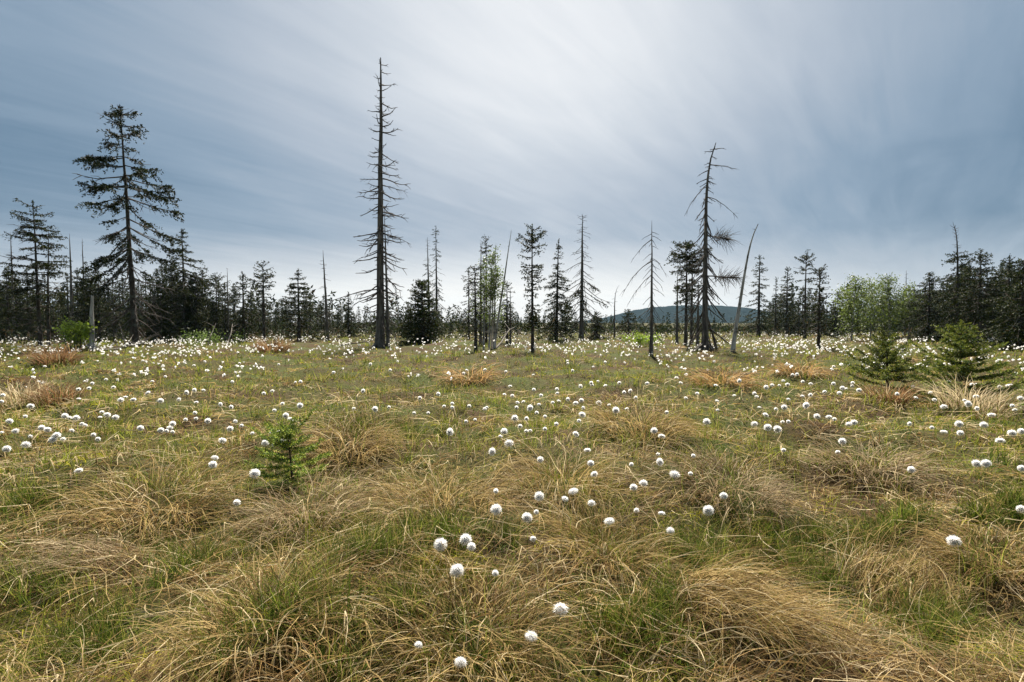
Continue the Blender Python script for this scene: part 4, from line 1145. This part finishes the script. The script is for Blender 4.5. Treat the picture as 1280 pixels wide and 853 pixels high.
Z6 = [(11,226,M_),(5,250,M_),(117,267,B_),(96,307,M_),(36,325,B_),(58,362,B_),(6,368,M_),(26,430,B_),(100,413,B_),(116,383,M_),(247,305,B_),(290,311,B_),(265,312,M_),(159,350,B_),(182,357,B_),(215,378,B_),(200,395,B_),(240,393,M_),(274,360,M_),(312,335,M_),(326,340,M_),(373,393,M_),(356,377,M_),(408,300,B_),(440,310,B_),(381,310,M_),(388,290,M_),(299,513,B_),(535,351,B_),(612,359,B_),(635,362,M_),(647,350,B_),(658,335,B_),(657,366,M_),(707,319,M_),(743,293,M_),(747,315,M_),(792,324,B_),(877,353,B_),(897,325,M_),(920,342,M_),(961,371,M_),(848,398,B_),(819,464,B_),(811,490,B_+1),(971,524,X_),(1011,407,B_),(1043,414,M_),(1083,398,B_),(1034,368,M_),(1062,366,M_),(902,635,B_),(1089,303,B_),(1107,318,B_),(1143,265,B_),(1076,258,M_),(1045,283,M_),(881,271,M_),(840,261,M_),(1005,219,M_),(563,217,B_),(612,247,B_),(508,244,B_),(460,243,B_),(478,233,M_),(300,240,M_),(748,253,M_),(681,242,M_),(775,207,M_),(711,215,M_),(740,207,M_),(432,196,M_),(580,173,B_),(299,203,M_),(339,200,M_)]
Z8 = [(99,319,B_),(50,446,M_),(39,512,M_),(163,594,B_+1),(105,648,X_+1),(138,242,M_),(22,231,M_),(64,214,M_),(140,276,S_),(221,167,M_),(133,184,M_),(277,214,M_),(286,226,M_),(343,183,M_),(320,191,B_),(320,294,B_),(277,327,B_),(326,340,X_-2),(363,347,X_-2),(381,320,M_),(403,319,M_),(388,265,B_),(357,272,S_),(295,266,S_),(469,258,B_),(510,299,B_),(555,302,B_),(575,310,M_),(629,328,B_),(648,322,B_),(587,433,M_),(604,392,B_),(385,425,M_),(593,213,B_),(604,194,B_),(666,202,B_),(571,178,M_),(456,224,M_),(485,220,M_),(538,208,M_),(486,178,M_),(860,497,B_),(854,327,M_),(937,341,M_),(947,238,M_),(808,216,M_),(867,190,M_),(878,230,M_),(931,211,M_),(958,190,B_),(981,263,B_),(982,357,B_),(1043,361,B_),(1038,327,X_-2),(1060,240,M_),(1072,252,B_),(1078,255,M_),(1101,225,B_),(1087,181,M_),(1105,181,M_),(1105,270,M_),(1130,331,X_),(1159,294,X_-1),(1191,389,B_+1),(1235,361,X_+1),(1271,355,B_),(1246,275,M_),(1237,260,M_),(1266,232,B_),(1231,184,M_),(1190,190,M_),(1220,185,M_),(1103,474,B_+1),(1139,474,B_+2),(1271,492,B_),(1270,642,B_+1),(202,222,S_),(400,181,M_),(403,236,S_)]
B2 = [(359,240,17),(453,221,15),(474,248,11),(420,336,18),(704,219,8),(563,347,6),(806,480,18),(697,581,16),(278,613,9),(434,677,15),(565,40,5),(987,154,13),(1214,188,10)]
B3 = [(1020,228,16)]
fl = [(420 + a / 2.977, 420 + b / 2.977, s) for a, b, s in Z7] + [(a / 3.048, 420 + b / 3.048, s) for a, b, s in Z6] + [(850 + a / 2.977, 420 + b / 2.977, s) for a, b, s in Z8] \
    + [(430 + a / 2.977, 600 + b / 2.977, s) for a, b, s in B2] + [(850 + a / 2.977, 600 + b / 2.977, s) for a, b, s in B3]
while len(fl) < 298:
    px, py = rc.uniform(0, 1280), rc.uniform(452, 490)
    if noise2(px, py * 3, 260, 9) + (.35 if px < 300 or px > 850 else 0) > -.1: fl.append((px, py, rc.uniform(4, 6)))
SPECIAL = {(318, 592): 'fluffy white cottongrass head touching the spruce sapling', (700, 761): 'big white cottongrass head with dark spot, alone on tangled straw',
           (574, 827): 'white cottongrass head at the base of the fountain shaped tussock', (1193, 677): 'single white cottongrass head above the flattened brown tussock',
           (571, 713): 'large fluffy cottongrass head below the three clustered heads on green sedge'}
GRPS = {'plump round': 'round cottongrass heads', 'ragged wind blown': 'ragged cottongrass heads', 'flattened wide': 'flattened cottongrass heads', 'narrow upright': 'narrow cottongrass heads'}
SHORT = ['large rounded brown tussock', 'reddish brown upright tuft', 'orange mound by the birches', 'combed over straw tussock', 'green tuft by curled straw', 'three clustered heads', 'green tuft above combed straw', 'wide green sedge patch',
         'joined green sedge patch', 'small dark green sedge tuft', 'upright green sedge tuft', 'spilling straw tussock', 'grey brown shaggy tussock', 'shaggy tussock under the sapling', 'fountain shaped tussock', 'broad pale straw tussock', 'loose arching straw tussock',
         'orange mound by young spruces', 'orange tussock before the leaning snag', 'pale bleached tuft', 'flattened brown tussock', 'brown tussock amid cottongrass', 'dull tussock below young spruces', 'straw tussock beside the sapling', 'pale tussock amid cottongrass',
         'rusty grass under the dark young spruce', 'reddish tuft by the green bush', 'rusty tuft at the wood edge', 'pale tussock under the bright spruce', 'green tuft between young spruces', 'greyish flattened tussock', 'tangled straw tussock', 'dark green tuft by greyish straw', 'low green tuft by greyish tussock', 'green tuft by the fountain tussock', 'dark green tuft by flattened tussock', 'green tuft behind combed straw', 'mossy hollow', 'green tuft by bright moss', 'green tuft behind pale straw', 'green patch behind the rounded tussock', 'green patch before the orange mound']
MARKS = [(a_[0], a_[1], n_) for a_, n_ in zip(_tp, SHORT)] + [(*on_ground(1195, 500), 'bushy bright green young spruce'), (*on_ground(366, 607), 'tiny spruce sapling')]
for q, (px, py, dp) in enumerate(fl):
    hh = rc.uniform(.20, .34) if py < 640 else rc.uniform(.13, .22)
    x, y = on_ground(px, py, hh); zg = float(height(x, y))
    dia = float(np.clip(dp * (1.05 if y < 4.5 else .9) * y / FPX, .026, .068))
    far = y > 5.5
    hk = int(rc.choice(7, p=[.16, .16, .1, .1, .2, .2, .08] if far else [.3, .3, .12, .1, .06, .06, .06]))
    adj, hm = HEADS[hk]
    sm, tipv = STEMS[int(rc.integers(4))]
    root = bpy.data.objects.new('cottongrass', None); C.objects.link(root)
    rz = rc.uniform(0, 6.28)
    c_, s_ = math.cos(rz), math.sin(rz)
    tx, ty = (tipv[0] * c_ - tipv[1] * s_) * 1.0, (tipv[0] * s_ + tipv[1] * c_) * 1.0
    root.location = (x - tx * hh, y - ty * hh, zg - .01); root.rotation_euler = (0, 0, rz)
    st = link('stem', sm, root); st.scale = (hh, hh, hh + .01)
    st.scale = (hh, hh, hh + .01)
    hd = link('seed_head', hm, root, (tipv[0] * hh, tipv[1] * hh, hh + .01)); hd.scale = (dia / 2,) * 3
    hd.rotation_euler = (rc.normal(0, .3), rc.normal(0, .3), rc.uniform(0, 6.28))
    best = min(SPECIAL, key=lambda k_: math.hypot(k_[0] - px, k_[1] - py))
    if math.hypot(best[0] - px, best[1] - py) < 3.5: tag(root, SPECIAL[best], 'cottongrass')
    else:
        sz = 'large' if dia > .052 else 'small'
        near = min(MARKS, key=lambda k_: math.hypot(k_[0] - x, k_[1] - y))[2]
        tag(root, f'{sz} {adj} white cottongrass head near the {near}', 'cottongrass', f'{sz} {GRPS[adj]} near the {near}')

# the rest: far cottongrass in drifts, too many to count
gx_ = Geo(); gs_ = Geo()
count = 0
while count < 4300:
    d = rc.uniform(7.5, 52) if rc.random() < .7 else rc.uniform(14, 30)
    x = rc.uniform(-1.1, 1.1) * d
    dens = noise2(np.array([x]), np.array([d]), 7, 71)[0] * .6 + np.clip((d - 8) / 14, 0, .8) + (.25 if abs(x / d) > .45 else 0) - .25
    if rc.random() > dens: continue
    for s in range(int(rc.integers(1, 4))):
        xx, yy = x + rc.normal(0, .10), d + rc.normal(0, .10); hh = rc.uniform(.18, .36); z = float(height(xx, yy)) + hh
        r_ = rc.uniform(.024, .041); nf = 9
        D = unit(rc.normal(size=(nf, 3))); 
        V = np.array([[1, 0, 0], [-.5, .87, 0], [-.5, -.87, 0], [0, 0, .8], [0, 0, -.7]]) * r_ * rc.uniform(.7, 1.05, (5, 1)) + np.array([xx, yy, z])
        gx_.add(V, [[0, 1, 3], [1, 2, 3], [2, 0, 3], [1, 0, 4], [2, 1, 4], [0, 2, 4]], (0.88, 0.87, 0.85))
        needles(gx_, rc, np.broadcast_to([xx, yy, z], (nf, 3)) + D * r_ * .3, D, r_ * .95, r_ * .8, (0.90, 0.89, 0.87), (0, .4))
        count += 1
        if d < 22: tube(gs_, np.array([[xx, yy, z - hh], [xx, yy, z]]), .002, 3, False, (0.10, 0.125, 0.035))
ob = gx_.build('cottongrass_drift', M_COTTON); tag(ob, 'drifts of small white cottongrass heads reaching to the trees', 'cottongrass', kind='stuff')
gs_.build('stems', M_GRASS, ob)

# ------------------------------------------------------------------ haze
import bmesh
bm = bmesh.new(); bmesh.ops.create_cube(bm, size=1.0)
me = bpy.data.meshes.new('haze'); bm.to_mesh(me); bm.free()
hz = link('haze', me); hz.scale = (3000, 3000, 70); hz.location = (0, 0, 35 - 4)
mh = bpy.data.materials.new('haze'); mh.use_nodes = True
Nn = mh.node_tree.nodes; Nn.clear()
vo = Nn.new('ShaderNodeVolumePrincipled'); vo.inputs['Color'].default_value = (0.50, 0.76, 1.0, 1); vo.inputs['Density'].default_value = 0.00009
oo = Nn.new('ShaderNodeOutputMaterial'); mh.node_tree.links.new(vo.outputs[0], oo.inputs['Volume'])
me.materials.append(mh)
tag(hz, 'thin bluish haze over the bog', 'haze', kind='stuff')
